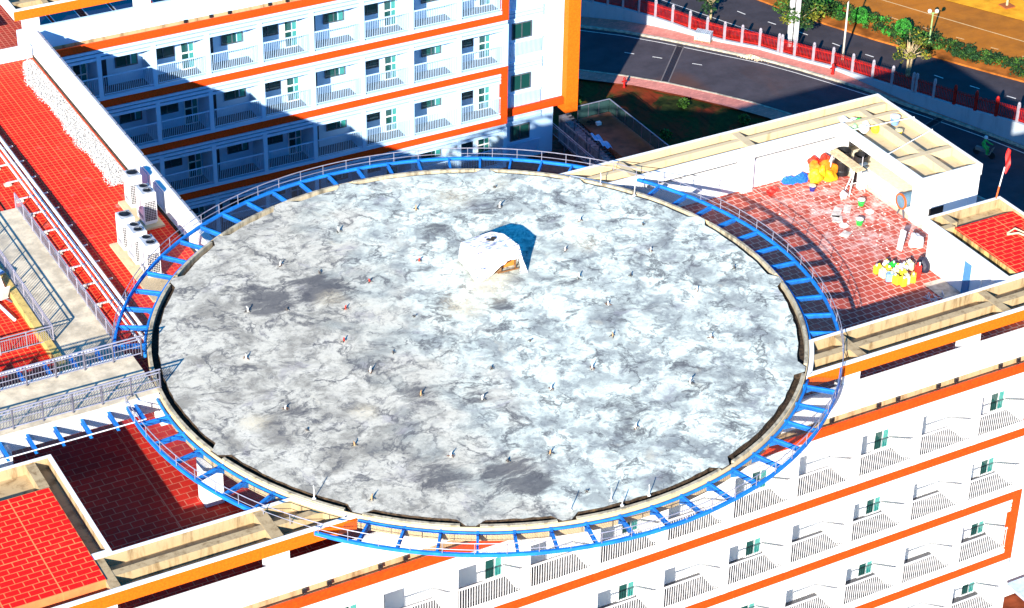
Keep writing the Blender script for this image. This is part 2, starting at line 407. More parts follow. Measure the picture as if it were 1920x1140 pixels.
fence_base = [(38, 72), (44.72, 65.92), (47.6, 63.52), (49.81, 60.82), (52.18, 56.73), (54.48, 54.0), (56.04, 51.11), (57.81, 48.14), (58.5, 46.0), (59.65, 40.84), (61.42, 36.12), (63.14, 30.94), (66.6, 20), (69.6, 8), (72.6, -8)]
kind(MB().sheet(kerb_out + kerb_in[::-1], ZG).obj('site_road', MAT['road']))
kind(MB().sheet(kerb_in + pave_in[::-1], ZG + .12).obj('inner_pavement', MAT['pave']))
kind(MB().sheet(fence_base + kerb_out[::-1], ZG + .13).obj('outer_pavement', MAT['pave']))
kind(MB().sheet(pave_in + [(22, -8), (22, 71)], ZG - .04).obj('lawn', MAT['lawn']))
def strip(path, w, z, h=None, side=0):
    mb = MB(); L = []; Rr = []
    for i, p in enumerate(path):
        a = Vector(path[max(i - 1, 0)]); b = Vector(path[min(i + 1, len(path) - 1)]); t = (b - a).normalized(); nrm = Vector((-t.y, t.x))
        p = Vector(p) + nrm * side
        L.append(p + nrm * w / 2); Rr.append(p - nrm * w / 2)
    for i in range(len(path) - 1):
        q = [L[i], L[i + 1], Rr[i + 1], Rr[i]]
        if h: mb.prism([tuple(v) for v in q], z - h, z)
        else: mb.sheet([tuple(v) for v in q], z)
    return mb
kind(strip(kerb_out, .22, ZG + .16, .3, .0).obj('outer_kerb', MAT['kerbstone']))
kind(strip(kerb_in, .18, ZG + .15, .3, .0).obj('inner_kerb', MAT['kerbstone']))
kind(strip(kerb_out, .10, ZG + .006, None, -.62).obj('road_edge_marking', MAT['paint']))
# dashes on the site road
mb = MB()
for (x, y) in ((44.6, 58.4), (46.2, 56.7), (48.4, 54.2)):
    mb.bar((x, y, ZG + .006), (x + .55, y - .6, ZG + .006), .09, .004)
kind(mb.obj('road_dashes', MAT['paint']))
# highway beyond the fence
med_near = [(50, 85), (55.5, 73), (59.92, 62.08), (60.89, 59.12), (62.18, 55.47), (64.11, 51.04), (65.38, 48.6), (66.85, 45.5), (68.86, 41.6), (70.28, 39.0), (76, 26), (84, 8)]
med_far = [(54, 84), (59.5, 72), (64.03, 60.8), (66.38, 55.33), (68.41, 50.14), (70.0, 46.33), (72.0, 41.6), (73.2, 39), (79, 26), (87, 8)]
hwy_in = [(36, 84), (46.0, 68.2), (52.3, 60.5), (56.0, 54.4), (58.9, 48.8), (60.3, 44), (61.2, 40.9), (63.0, 36.1), (64.7, 30.9), (68.4, 20), (72.4, 8)]
far_edge = [(64, 84), (68.5, 70), (74.23, 54.88), (75.6, 52.28), (78.0, 47.6), (84, 35), (94, 12)]
kind(MB().sheet(fence_base[1:-2] + [(68.4, 20), (64.7, 30.9)] + hwy_in[-4::-1][1:], ZG - .02).obj('verge', MAT['soil']))
kind(MB().sheet(hwy_in + med_near[::-1], ZG + .0).obj('near_carriageway', MAT['hwy']))
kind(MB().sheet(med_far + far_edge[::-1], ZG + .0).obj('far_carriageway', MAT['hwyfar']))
kind(MB().prism(med_near + med_far[::-1], ZG - .3, ZG + .14).obj('median', plain('orange_brown_earth', (.36, .11, .018), .95, .1, var=.25, scale=.8)))
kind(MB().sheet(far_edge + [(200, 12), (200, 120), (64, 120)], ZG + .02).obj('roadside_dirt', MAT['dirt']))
kind(strip([(52.0, 67.6), (54.18, 61.9), (56.4, 56.4), (58.8, 50.6), (61.2, 45.2), (63.6, 40.0), (66.2, 34.6)][:3], .09, ZG + .006).obj('highway_edge_line', MAT['paint']))
kind(strip([(64, 70.5), (69.52, 57.25), (71.76, 52.28), (75.01, 45.31), (81, 33)], .12, ZG + .006).obj('far_edge_line', MAT['paintfar']))
mb = MB()
for x0, y0, x1, y1 in ((56.06, 63.84, 56.36, 63.06), (57.19, 60.93, 57.43, 60.09), (58.3, 58.01, 58.6, 57.27), (60.71, 52.2, 60.98, 51.38), (61.87, 49.26, 62.18, 48.55), (64.53, 43.66, 64.82, 42.87), (65.89, 40.85, 66.24, 40.08), (67.36, 38.12, 67.7, 37.43), (59.5, 55.2, 59.8, 54.4)):
    mb.bar((x0, y0, ZG + .008), (x1, y1, ZG + .008), .11, .004)
kind(mb.obj('lane_dashes', MAT['paint']))
mb = MB()
for x0, y0, x1, y1 in ((66.75, 57.02, 67.14, 56.35), (68.02, 54.17, 68.3, 53.44), (69.24, 51.33, 69.46, 50.75), (70.52, 48.49, 70.85, 47.86), (71.85, 45.66, 72.18, 45.05), (73.1, 43.2, 73.4, 42.5)):
    mb.bar((x0, y0, ZG + .008), (x1, y1, ZG + .008), .10, .004)
kind(mb.obj('far_lane_dashes', MAT['paintfar']))

# fence along the road
FP = [(44.72, 65.92, 1.5), (45.55, 65.23, 1.38), (46.52, 64.42, 1.23), (47.52, 63.59, 1.09), (48.42, 62.52, .93), (49.33, 61.4, .78), (50.21, 60.13, .61), (51.01, 58.74, .45), (51.81, 57.36, .3), (52.7, 56.12, .22), (53.65, 54.98, .2), (54.59, 53.8, .2), (55.4, 52.29, .2), (56.09, 51.03, .2), (56.93, 49.62, .2), (57.79, 48.18, .22), (58.35, 46.3, .34), (58.85, 44.33, .54), (59.3, 42.44, .75), (59.79, 40.48, .94), (60.45, 38.71, 1.03), (61.08, 37.01, 1.11), (61.7, 35.25, 1.24), (62.28, 33.53, 1.41), (62.86, 31.78, 1.59), (63.4, 30.03, 1.68), (64.0, 28.2, 1.75)]
fence = thing('boundary_fence', 'long red picket fence with white posts on a low wall between site road and highway', 'fence', (FP[13][0], FP[13][1], ZG))
mb = MB()
for i in range(len(FP) - 1):
    a, b = Vector(FP[i][:2]), Vector(FP[i + 1][:2]); t = (b - a).normalized(); nn = Vector((-t.y, t.x)) * .14
    q = [a + nn, b + nn, b - nn, a - nn]; ha, hb = FP[i][2], FP[i + 1][2]
    hs = [ha, hb, hb, ha]
    mb.add([(v.x, v.y, ZG - .3) for v in q] + [(v.x, v.y, ZG + .13 + h) for v, h in zip(q, hs)], [(0, 1, 2, 3), (4, 5, 6, 7), (0, 1, 5, 4), (1, 2, 6, 5), (2, 3, 7, 6), (3, 0, 4, 7)])
mb.obj('base_wall', MAT['fencewall'], fence)
post_me = MB().box(-.09, .09, -.09, .09, 0, 1.42).lathe([(.0, 1.42), (.12, 1.46), (.12, 1.54), (.06, 1.64), (0, 1.66)], 8).mesh('post', MAT['post'])
post_red = MB().box(-.10, .10, -.10, .10, 0, 1.45).lathe([(.0, 1.45), (.12, 1.48), (.12, 1.56), (.06, 1.66), (0, 1.68)], 8).mesh('post', MAT['fencered'])
for i, (x, y, h) in enumerate(FP):
    put('post', post_red if i in (21, 22, 23) else post_me, fence, (x, y, ZG + .13 + h))
    if i in (12, 19): put('post', post_me, fence, (x + .12, y - .26, ZG + .13 + h))
for i in range(len(FP) - 1):
    a, b = Vector((FP[i][0], FP[i][1], ZG + .13 + FP[i][2])), Vector((FP[i + 1][0], FP[i + 1][1], ZG + .13 + FP[i + 1][2]))
    mb = MB(); n = 13
    for k in range(1, n):
        p = a.lerp(b, k / n); mb.bar(p + Vector((0, 0, .06)), p + Vector((0, 0, 1.22)), .042, .042)
    for z in (.22, 1.02): mb.bar(a + Vector((0, 0, z)), b + Vector((0, 0, z)), .05, .06)
    mb.obj('picket_panel', MAT['fencered'], fence)

# ================================================================== HELIPAD
pad = thing('helipad', 'round grey concrete rooftop helipad ringed by a blue safety net', 'helipad', (0, 0, -3))
TIES = [61.3, 89.0, 42.5, 13.7, -10.9, -41.1, -74.0, -104.2, -119.4, -137.9, -165.3, 103.5, 120.8, 137.1, 166.4, 75.5, 150.0, 30, -25, -57, -90]
TIES = [61.3, 89.0, 42.5, 13.7, -10.9, -41.1, -74.0, -104.2, -119.4, -137.9, -165.3, 103.5, 120.8, 137.1]
def deckmesh():
    mb = MB(); n = 240; ring = []
    rr = random.Random(4)
    for i in range(n):
        a = i * 360 / n; r_ = 15.57 + rr.uniform(-.035, .035)
        for t in TIES:
            dd = abs((a - t + 180) % 360 - 180)
            if dd < 1.6: r_ = 16.02
        ring.append((r_ * math.cos(R(a)), r_ * math.sin(R(a))))
    mb.prism(ring, -.30, 0.0); mb.mi = [0, 0] + [1] * n; return mb
deckmesh().obj('deck_slab', [MAT['deck'], MAT['gutter']], pad)
MB().arc(12.0, 16.0, -.75, -.31, 0, 360).obj('ring_beam', MAT['white'], pad)
gaps = []
ts = sorted(t % 360 for t in TIES)
mb = MB(); mbk = MB()
for i, t in enumerate(ts):
    t2 = ts[(i + 1) % len(ts)] + (360 if i + 1 == len(ts) else 0)
    mb.arc(15.4, 15.95, -.308, -.295, t + 1.4, t2 - 1.4)
    mbk.arc(15.90, 16.05, -.309, .02, t + 1.55, t2 - 1.55)
mb.obj('drain_channel', MAT['gutter'], pad)
mbk.obj('kerb', MAT['kerb'], pad)
MB().arc(16.051, 16.10, -.75, -.03, 0, 360).obj('edge_face', MAT['rim'], pad)
OUT = [(-141.5, -38.5), (-28.5, 32.6), (41.9, 162.2), (174.4, 208.2)]
INN = [(-136.8, -43.2), (-31.5, 35.7), (46.9, 161.2), (174.0, 211.4)]
mb = MB()
def pipe_arc(mb, r_, z, a0, a1, pr_, n=8, step=1.5):
    k = max(2, int(abs(a1 - a0) / step))
    mb.tube([(r_ * math.cos(R(a0 + (a1 - a0) * i / k)), r_ * math.sin(R(a0 + (a1 - a0) * i / k)), z) for i in range(k + 1)], pr_, n)
for a0, a1 in OUT:
    mb = MB(); mb.arc(17.64, 17.76, -.34, -.17, a0, a1); mb.obj('outer_ring', MAT['blue'], pad)
for a0, a1 in INN:
    mb = MB(); pipe_arc(mb, 16.22, -.24, a0, a1, .075); mb.obj('inner_ring', MAT['blue'], pad, smooth=True)
NETA = [(-138.5, -41.6), (-29.8, 33.9), (44.5, 161.6), (174.3, 210.0)]
for a0, a1 in NETA:
    mb = MB(); n = int((a1 - a0) / 1.5); vs = []
    for i in range(n + 1):
        t_ = R(a0 + (a1 - a0) * i / n)
        vs += [(16.25 * math.cos(t_), 16.25 * math.sin(t_), -.27), (17.62 * math.cos(t_), 17.62 * math.sin(t_), -.27)]
    mb.add(vs, [(2 * i, 2 * i + 1, 2 * i + 3, 2 * i + 2) for i in range(n)])
    mb.obj('safety_net', MAT['net'], pad)
bk = MB(); bk.box(16.1, 17.66, -.055, .055, -.21, -.18); bk.box(16.1, 17.66, -.055, .055, -.42, -.39); bk.box(16.1, 17.64, -.02, .02, -.39, -.21)
bk.add([(16.1, -.03, -.42), (16.1, .03, -.42), (16.1, .03, -.72), (16.1, -.03, -.72), (16.55, .03, -.42), (16.55, -.03, -.42)], [(0, 1, 2, 3), (1, 4, 2), (0, 3, 5), (2, 4, 5, 3), (0, 5, 4, 1)])
bk_me = bk.mesh('bracket', MAT['blue'])
k = 0
for i in range(64):
    a = (-118.2 + i * 5.625 + 180) % 360 - 180
    if any(a0 + .4 < (a if a >= a0 else a + 360) < a1 - .4 for a0, a1 in NETA):
        o = put('bracket', bk_me, pad, (0, 0, 0)); o.rotation_euler = (0, 0, R(a))
# low two-bar rail on the outer ring
RA0, RA1 = 174.6, 162.0 + 360
for zz, pr_ in ((.48, .024), (.14, .017)):
    mb = MB(); pipe_arc(mb, 17.74, zz - .1, RA0, RA1, pr_, 5, 1.5); mb.obj('rail', MAT['rail'], pad)
pm = MB().tube([(17.74, 0, -.2), (17.74, 0, .38)], .02, 5).mesh('rail_post', MAT['rail'])
n = 78
for i in range(n + 1):
    a = RA0 + (RA1 - RA0) * i / n
    o = put('rail_post', pm, pad, (0, 0, 0)); o.rotation_euler = (0, 0, R(a))
# columns under the pad
cmesh = MB().box(-.45, .45, -.45, .45, -3.0, -.76).mesh('column', MAT['white'])
for (x, y) in ((-15.6, -3.33), (-15.05, 3.66), (15.1, 3.2), (15.1, -3.9), (-7.5, -7.9), (7.5, -7.9), (0, -8.0), (-7.5, 9), (7.5, 9), (0, 10)):
    s_ = 14.6 / 15.65 if abs(x) > 14 else 1
    put('column', cmesh, pad, (x * s_ if x > 14 else x, y, 0))

# ------------------------------------------------------------------ little stubs on the deck
def stub(c1, c2, h, bent, seed, tuft=True):
    rr = random.Random(seed); t = thing('anchor_stub', '', 'metal stub')
    m1 = cm('stub_' + c1[0], c1[1]); m2 = cm('stub_' + c2[0], c2[1], .8, .3)
    MB().tube([(0, 0, 0), (.015, .02, h * .7), (bent * .08, bent * .05, h)], [.075, .065, .05], 8).obj('pipe', m1, t, True)
    mb = MB()
    for k in range(5):
        a = rr.uniform(0, 6.28); l = rr.uniform(.15, .34)
        mb.tube([(0, 0, .02), (math.cos(a) * l * .6, math.sin(a) * l * .6, rr.uniform(.06, .2)), (math.cos(a) * l, math.sin(a) * l, .03)], .028, 5)
    mb.obj('bent_wire', m2, t, True)
    return t
W_ = ('white', (.78, .77, .74)); RU = ('rust', (.16, .075, .035)); RD = ('red', (.62, .05, .03)); OR = ('orange', (.45, .27, .13)); DK = ('dark', (.06, .055, .05))
TW = ('twig', (.12, .10, .09))
protos = {'t': stub(TW, DK, .24, 1, 9), 'w': stub(W_, RU, .42, 1, 1), 'r': stub(RD, DK, .34, -1, 2), 'o': stub(OR, DK, .44, 1, 3), 'd': stub(W_, DK, .5, -1, 5)}
G_ = 'stubs poking out of the helipad deck'
SL = {'w': 'short white pipe stub with rusty bent wire poking out of the grey deck', 'o': 'short orange pipe stub with dark bent wire poking out of the grey deck', 'd': 'taller pale pipe stub with dark bent wire on the grey deck', 'r': '', 't': 'tiny dark twisted wire stub barely rising from the grey helipad deck'}
used = {}
rx = random.Random(12)
stubs = [('w', -6.33, 9.68), ('d', -2.24, 11.43), ('r', -2.99, 6.14), ('d', -9.53, 6.39), ('r', -5.15, 4.38), ('r', -6.47, 1.76), ('w', -11.26, 2.5), ('o', -5.26, -4.1), ('w', -11.31, -2.19), ('o', -9.71, -6.29), ('w', -6.26, -9.05), ('w', -6.49, -1.26), ('w', 9.55, 6.62), ('w', 11.3, 2.3), ('d', 6.63, 1.66), ('w', 11.3, -2.14), ('w', 6.65, -1.25), ('o', 5.34, -3.85), ('w', 9.5, -6.16), ('w', 3.01, -5.82), ('w', .4, -6.45), ('d', 6.5, -9.06), ('w', 2.28, -11.01), ('o', -2.19, -10.94), ('d', -2.85, -5.72), ('o', 2.39, 11.63), ('d', 6.5, 9.85), ('r', .16, 6.82), ('o', -10.8, -10.32), ('w', 7.36, 4.33)]
for k in range(26):
    a_, r_ = rx.uniform(0, 6.28), 14.6 * math.sqrt(rx.uniform(.02, 1)); x_, y_ = r_ * math.cos(a_), r_ * math.sin(a_)
    if all(math.hypot(x_ - q[1], y_ - q[2]) > 1.9 for q in stubs) and math.hypot(x_ - 4.2, y_ - 5.6) > 3.2: stubs.append(('t', x_, y_))
RL = ['red pipe stub on the deck left of the white tent, the farther one', 'thin red pipe stub with a long shadow between grey streaks left of the deck centre', 'red rag-wrapped pipe stub, the lowest red one on the left of the deck', 'red pipe stub just left of the white tent corner']
ri = 0
for i, (kx, x, y) in enumerate(stubs):
    src = protos[kx]
    if kx not in used: used[kx] = 1; o = src; o.location = (x, y, 0)
    else: o = dup(src, (x, y, 0), random.uniform(0, 6))
    if kx == 'r': o['label'] = RL[ri]; ri += 1
    else: o['label'] = SL[kx]
    o['group'] = G_
    q_ = .58; o.scale = (q_, q_, q_ * random.uniform(.85, 1.25)) if kx != 'r' else (q_, q_, q_)
for i, (x, y, h, lb) in enumerate(((-3.47, -15.0, .62, 'thin white rod standing at the near kerb, left of two close ones'), (-1.53, -15.2, .62, 'thin white rod standing in the near kerb gap'), (-1.3, -15.75, .5, 'thin white rod on the outer lip beside a drain channel'), (.13, -15.66, .58, 'thin white rod at the start of the lower right channel'), (-13.0, -9.1, .7, 'thin white rod at the lower left rim by the canopy corner'), (12.6, 9.6, .7, 'thin white rod at the far right rim of the deck'), (13.6, 7.7, .8, 'thin white rod on the right kerb nearest the red terrace'))):
    o = MB().tube([(0, 0, -.02), (.02, .01, h * .6), (0, .02, h)], [.026, .022, .02], 6).lathe([(.09, 0), (.09, .03), (.04, .05)], 8).obj('metal_rod', cm('stub_white', (.78, .77, .74))); o.location = (x, y, 0)
    tag(o, lb, 'rod', 'rods at the helipad rim')

# ------------------------------------------------------------------ tent
def tent_cover_material():
    t = NT('printed_white_tarpaulin')
    r = t.mix(t.ramp(t.noise(2.0, 4), .3, .7), (.78, .77, .78), (.82, .82, .80))
    st = t.map(scale=(1, 5, 5), rotz=R(28))
    r = t.mix(t.math('MULTIPLY', t.ramp(t.noise(1.6, 4, .7, vec=st), .52, .60), .85), r, (.22, .34, .50))
    st = t.map(scale=(1.2, 8, 8), rotz=R(-60), loc=(4, 2, 0))
    r = t.mix(t.math('MULTIPLY', t.ramp(t.noise(1.3, 4, .7, vec=st), .55, .60), .9), r, (.07, .07, .20))
    t.bump(t.noise(3.0, 4), .5, .06)
    return t.out(r, .6, .3)
tent = thing('tent', 'white patched tarpaulin shelter with an open front standing on the grey helipad deck', 'tent', (3.0, 4.6, 0))
V = dict(A=(1.86, 5.44, 1.42), B=(3.65, 5.5, 1.5), C=(4.09, 5.05, 1.5), D=(4.31, 3.82, 1.45), E=(2.25, 4.35, 1.40), F=(3.3, 3.92, 1.36),
         G=(1.85, 5.75, .25), G0=(1.9, 5.95, 0.0), H=(1.75, 3.53, 0), H1=(1.72, 4.6, .32), K=(2.45, 3.60, .12), L=(3.6, 3.43, .92), N=(4.33, 3.62, .80), I1=(4.18, 3.42, .02), I=(4.58, 3.30, 0), J=(4.75, 5.5, 0), J1=(4.35, 5.75, 0), Q=(3.6, 5.95, 0), S=(2.95, 3.46, .62))
names = list(V); idx = {n_: i for i, n_ in enumerate(names)}
fcs = ['A E F D C B', 'A G H1 E', 'E H1 H', 'E H K F', 'F K S L', 'F L N D', 'N I1 I D', 'D I J C', 'C J J1 B', 'B J1 Q', 'A B Q G0 G']
me = bpy.data.meshes.new('cover'); me.from_pydata([V[n_] for n_ in names], [], [[idx[c] for c in f.split()] for f in fcs]); me.materials.append(tent_cover_material())
bm = bmesh.new(); bm.from_mesh(me); bmesh.ops.triangulate(bm, faces=bm.faces)
bmesh.ops.subdivide_edges(bm, edges=bm.edges, cuts=3, use_grid_fill=True)
rr = random.Random(2)
for v in bm.verts:
    if v.co.z > .15: v.co += Vector((rr.uniform(-.03, .03), rr.uniform(-.03, .03), rr.uniform(-.035, .03)))
bmesh.ops.recalc_face_normals(bm, faces=bm.faces); bm.to_mesh(me); bm.free()
o = put('cover', me, tent, (0, 0, 0)); sm = o.modifiers.new('thick', 'SOLIDIFY'); sm.thickness = .012
for p, q in (((2.3, 4.3, 0), (2.3, 4.3, 1.34)), ((3.3, 4.0, 0), (3.3, 4.0, 1.3)), ((4.2, 3.95, 0), (4.2, 3.95, 1.38)), ((4.0, 5.0, 0), (4.0, 5.0, 1.42)), ((2.0, 5.4, 0), (2.0, 5.4, 1.34)), ((3.1, 3.8, .1), (4.2, 3.6, .2))):
    MB().tube([p, q], .04, 6).obj('pole', cm('brown_bamboo', (.20, .09, .03), .8), tent)
MB().box(3.1, 4.3, 4.25, 4.32, .02, 1.0).obj('board', cm('orange_brown_board', (.62, .20, .03), .8), tent)
MB().box(3.0, 3.4, 3.95, 4.2, .02, .3).obj('sack', cm('brown_sack', (.25, .13, .06), .9), tent)
for i, (p, q, lb) in enumerate((((3.05, 4.95), (3.35, 4.7), 'larger dark brown timber scrap lying on the tent roof'), ((3.35, 5.0), (3.55, 4.85), 'smaller dark timber scrap on the tent roof beside the larger one'))):
    z = 1.50
    tag(MB().bar((*p, z), (*q, z + .01), .12, .06).obj('timber_scrap', cm('dark_wood', (.03, .025, .02), .9)), lb, 'timber')

# ================================================================== FACADE PARTS
ZT = [-3.07, -7.25, -11.35, -15.45, -19.55]           # band tops
P0, PER, DEP = 11.35, 3.73, 2.05
def rail_mesh(x0, x1, n, name, mat):
    mb = MB(); y = -.03
    mb.box(x0, x1, y - .03, y + .03, 1.60, 1.68); mb.box(x0, x1, y - .02, y + .02, .36, .41)
    for k in range(n + 1):
        x = x0 + .03 + (x1 - x0 - .06) * k / n; mb.box(x - .012, x + .012, y - .012, y + .012, .40, 1.61)
    return mb.mesh(name, mat)
def win_frame(w_, h_, mull=1, t=.07):
    mb = MB(); mb.box(0, w_, -.08, .02, 0, t); mb.box(0, w_, -.08, .02, h_ - t, h_); mb.box(0, t, -.08, .02, t, h_ - t); mb.box(w_ - t, w_, -.08, .02, t, h_ - t)
    for k in range(mull):
        x = w_ * (k + 1) / (mull + 1); mb.box(x - t * .4, x + t * .4, -.07, .02, t, h_ - t)
    return mb
rail_of = {r: rail_mesh(.20, PER - .14, 25, 'railing', MAT['shade_blue_metal' if r else 'white2']) for r in (False, True)}
part_of = {r: MB().box(-.15, .14, .0, DEP - .03, 0, 3.35).mesh('partition', MAT['shade_blue' if r else 'white']) for r in (False, True)}
def wf(w_, h_, m, mat): return win_frame(w_, h_, m).mesh('window', mat)
wa_f = wf(1.55, 1.25, 1, MAT['frame']); wb_f = wf(1.6, 1.25, 1, MAT['frame'])
gd_f = win_frame(1.0, 2.5, 0).box(.07, .93, -.07, .02, 1.15, 1.25).mesh('glass_door', MAT['white2'])
def pane(w_, h_, m, split=None):
    mb = MB(); mb.box(.06, w_ * (split or 1) - .06, -.04, -.02, .06, h_ - .06)
    if split: mb.cur = 1; mb.box(w_ * split + .03, w_ - .06, -.041, -.02, .06, h_ - .06)
    return mb.mesh('glass', m)
wa_g = pane(1.55, 1.25, [MAT['glass'], MAT['teal']], .72); wb_g = pane(1.6, 1.25, [MAT['glass']])
gd_g = pane(1.0, 2.5, [MAT['glass'], MAT['teal']], .6)
door_me = MB().box(0, .85, -.06, .02, 0, 2.5).box(.1, .75, -.07, -.06, 1.3, 2.35).mesh('door', MAT['door'])
def sub(name, me, par):
    o = bpy.data.objects.new(name, me); col.objects.link(o); o.parent = par; return o

def facade(root, fb, x_lo, x_hi, levels, rear):
    WM, WM2 = (MAT['shade_blue'], MAT['shade_blue_metal']) if rear else (MAT['white'], MAT['white2'])
    bay_rail, part_me = rail_of[rear], part_of[rear]
    kmin = int(math.ceil((x_lo - P0) / PER)); kmax = int(round((26.27 - P0) / PER))
    for li in levels:
        zt = ZT[li]; zprev = ZT[li - 1]
        MB().box(x_lo, 26.4, fb, fb + (.30 if li else .12), zt - .5, zt).obj('orange_band', MAT['band'], root)
        # slats under the band
        mb = MB(); z = zt - .50
        for q in range(3):
            mb.box(x_lo, 26.35, fb + .05, fb + .14, z - .255, z - .065); z -= .28
        pass
        mb.obj('slat_band', WM2, root)
        MB().box(x_lo, 26.35, fb + .18, fb + .28, zt - 1.3, zt - .51).obj('slat_backing', cm('slat_gap_shade_grey', (.22, .26, .32)), root)  # dark backing colour: shade between the slats is painted in
        if li == 0: continue
        MB().box(x_lo, 26.35, fb + .31, fb + DEP, zt - .40, zt - .05).obj('balcony_floor', cm('balcony_floor_tile', (.11, .11, .12), .8), root)
        MB().box(x_lo, 26.35, fb + .04, fb + .24, zt + .001, zt + .24).obj('balcony_kerb', WM, root)
        for kk in range(kmin, kmax):
            p = P0 + kk * PER; fz = zt - .05; bw = fb + DEP
            put('railing', bay_rail, root, (p, fb + .12, zt))
            put('partition', part_me, root, (p, fb + .03, zt - .1))
            typeA = (kk % 2 == 0)
            if typeA:
                put('door', door_me, root, (p + .25, bw, fz))
                if rear:
                    o = put('window', wa_f, root, (p + 1.7, bw, fz + 1.15)); sub('glass', wa_g, o)
            else:
                if rear:
                    o = put('window', wb_f, root, (p + .5, bw, fz + 1.15)); sub('glass', wb_g, o)
                o = put('glass_door', gd_f, root, (p + 2.5, bw, fz)); sub('glass', gd_g, o)
        put('partition', part_me, root, (P0 + kmax * PER, fb + .03, zt - .1))
    for (i, j) in ((0, 1), (2, 3)):
        MB().box(25.87, 26.4, fb + .002, fb + .30, ZT[j] - .0, ZT[i] - .5).obj('orange_frame_post', MAT['band'], root)

def tray(root, poly, ribs, zt=-.1, zb=-.78, t=.22, floor=-.66, inner='tan'):
    n = len(poly); P = [Vector(p) for p in poly]
    area = sum(P[i].x * P[(i + 1) % n].y - P[(i + 1) % n].x * P[i].y for i in range(n))
    if area < 0: P = P[::-1]
    ins = []
    for i in range(n):
        a, b, c = P[i - 1], P[i], P[(i + 1) % n]
        d1 = (b - a).normalized(); d2 = (c - b).normalized(); n1 = Vector((-d1.y, d1.x)); n2 = Vector((-d2.y, d2.x))
        k = (n1 + n2); k = k / max(.3, k.dot(n1)) if k.length > 1e-6 else n1
        ins.append(b + k * t)
    mb = MB()
    vo = [(p.x, p.y, zb) for p in P] + [(p.x, p.y, zt) for p in P] + [(p.x, p.y, zt) for p in ins]
    f1 = [(i, (i + 1) % n, n + (i + 1) % n, n + i) for i in range(n)] + [(n + i, n + (i + 1) % n, 2 * n + (i + 1) % n, 2 * n + i) for i in range(n)] + [tuple(range(n))[::-1]]
    mb.add(vo, f1); mb.cur = 1
    vi = [(p.x, p.y, zt) for p in ins] + [(p.x, p.y, floor) for p in ins]
    mb.add(vi, [(i, (i + 1) % n, n + (i + 1) % n, n + i) for i in range(n)] + [tuple(range(n, 2 * n))])
    o = mb.obj('canopy_tray', [MAT['white'], MAT[inner]], root)
    mb = MB()
    for i_, (x0, x1, y0, y1) in enumerate(ribs): mb.box(x0, x1, y0, y1, floor - .05 - .004 * i_, zt - .05 + .006 * i_)
    if ribs: mb.obj('canopy_rib', MAT[inner], root)
    return o

def arc_pts(r_, a0, a1, n=10):
    return [(r_ * math.cos(R(a0 + (a1 - a0) * i / n)), r_ * math.sin(R(a0 + (a1 - a0) * i / n))) for i in range(n + 1)]
def ang(r_, y): return math.degrees(math.asin(y / r_))

# ================================================================== FRONT WING
fw_ = thing('hospital_wing', 'front white hospital wing with orange bands, balconies and red terraces round the helipad', 'building', (0, -2, ZG))
MB().box(-40, 26.3, -9.548, 11.5, ZG, -3.35).box(26.3, 33.0, -10.4, 11.8, ZG, -3.36).obj('wall', MAT['white'], fw_)
# terrace floors
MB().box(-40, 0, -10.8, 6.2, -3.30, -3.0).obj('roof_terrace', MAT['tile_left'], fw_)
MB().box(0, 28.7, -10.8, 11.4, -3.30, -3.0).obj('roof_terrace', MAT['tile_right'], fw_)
MB().box(28.7, 32.6, 1.9, 11.6, -3.30, -3.02).obj('roof_terrace', MAT['walk'], fw_)
MB().box(25.2, 26.6, -8.4, -3.1, -2.99, -2.97).obj('bare_screed', cm('screed', (.50, .42, .34), .9, .2, 2), fw_)
# roof parapet towards the front, ledge with gutter
MB().box(-40, 33, -10.95, -10.79, -3.6, -1.42).obj('parapet', MAT['white'], fw_)
MB().box(-40, 26.4, -11.478, -10.99, -3.56, -3.40).obj('roof_gutter', MAT['tan'], fw_)
MB().box(-40, 33, -10.99, -10.952, -3.40, -3.08).obj('dirt_strip', MAT['tan'], fw_)
facade(fw_, -11.6, -15.0, 26.4, [0, 1, 2, 3, 4], False)
MB().box(-40, -15.0, -11.6, -11.48, ZT[0] - .5, ZT[0]).obj('orange_band', MAT['band'], fw_)
# east end bay of the front
for li in (1, 2, 3):
    MB().box(26.45, 33.0, -10.75, -10.41, ZT[li] - .5, ZT[li] + .3).obj('end_band', MAT['white2'], fw_)
# near canopy, cut by the round pad
yi, yo = -8.4, -10.98; RC = 16.14
polyL = [(-40, yi)] + arc_pts(RC, 180 - ang(RC, yi), 180 - ang(RC, yo), 8)[0:] + [(-40, yo)]
polyL = [(-40, yi)] + [(-RC * math.cos(R(a)), -RC * math.sin(R(a))) for a in [ang(RC, -yi) + (ang(RC, -yo) - ang(RC, -yi)) * i / 8 for i in range(9)]] + [(-40, yo)]
polyR = [(40, yi)] + [(RC * math.cos(R(a)), -RC * math.sin(R(a))) for a in [ang(RC, -yi) + (ang(RC, -yo) - ang(RC, -yi)) * i / 8 for i in range(9)]] + [(40, yo)]
tray(fw_, polyL, [(-39.7, -15.6, -9.95, -9.55), (-15.6, -12.9, -9.95, -9.6), (-15.7, -15.15, -10.75, -8.65), (-22.95, -22.5, -10.75, -8.65)])
tray(fw_, polyR, [(12.9, 39.7, -9.95, -9.55), (15.1, 15.6, -10.75, -8.65), (24.0, 24.5, -10.75, -8.65)])
MB().box(-40, -11.85, -11.0, -10.981, -.79, -.17).obj('canopy_fascia', MAT['fascia'], fw_)
MB().box(11.9, 40, -11.0, -10.981, -.79, -.17).obj('canopy_fascia', MAT['fascia'], fw_)
for x in (-23.8, -16.0, 14.2, 21.6, 29.5, -31.5):
    MB().box(x, x + 1.05, -10.78, -10.2, -3.0, -.785).obj('column', MAT['white'], fw_)
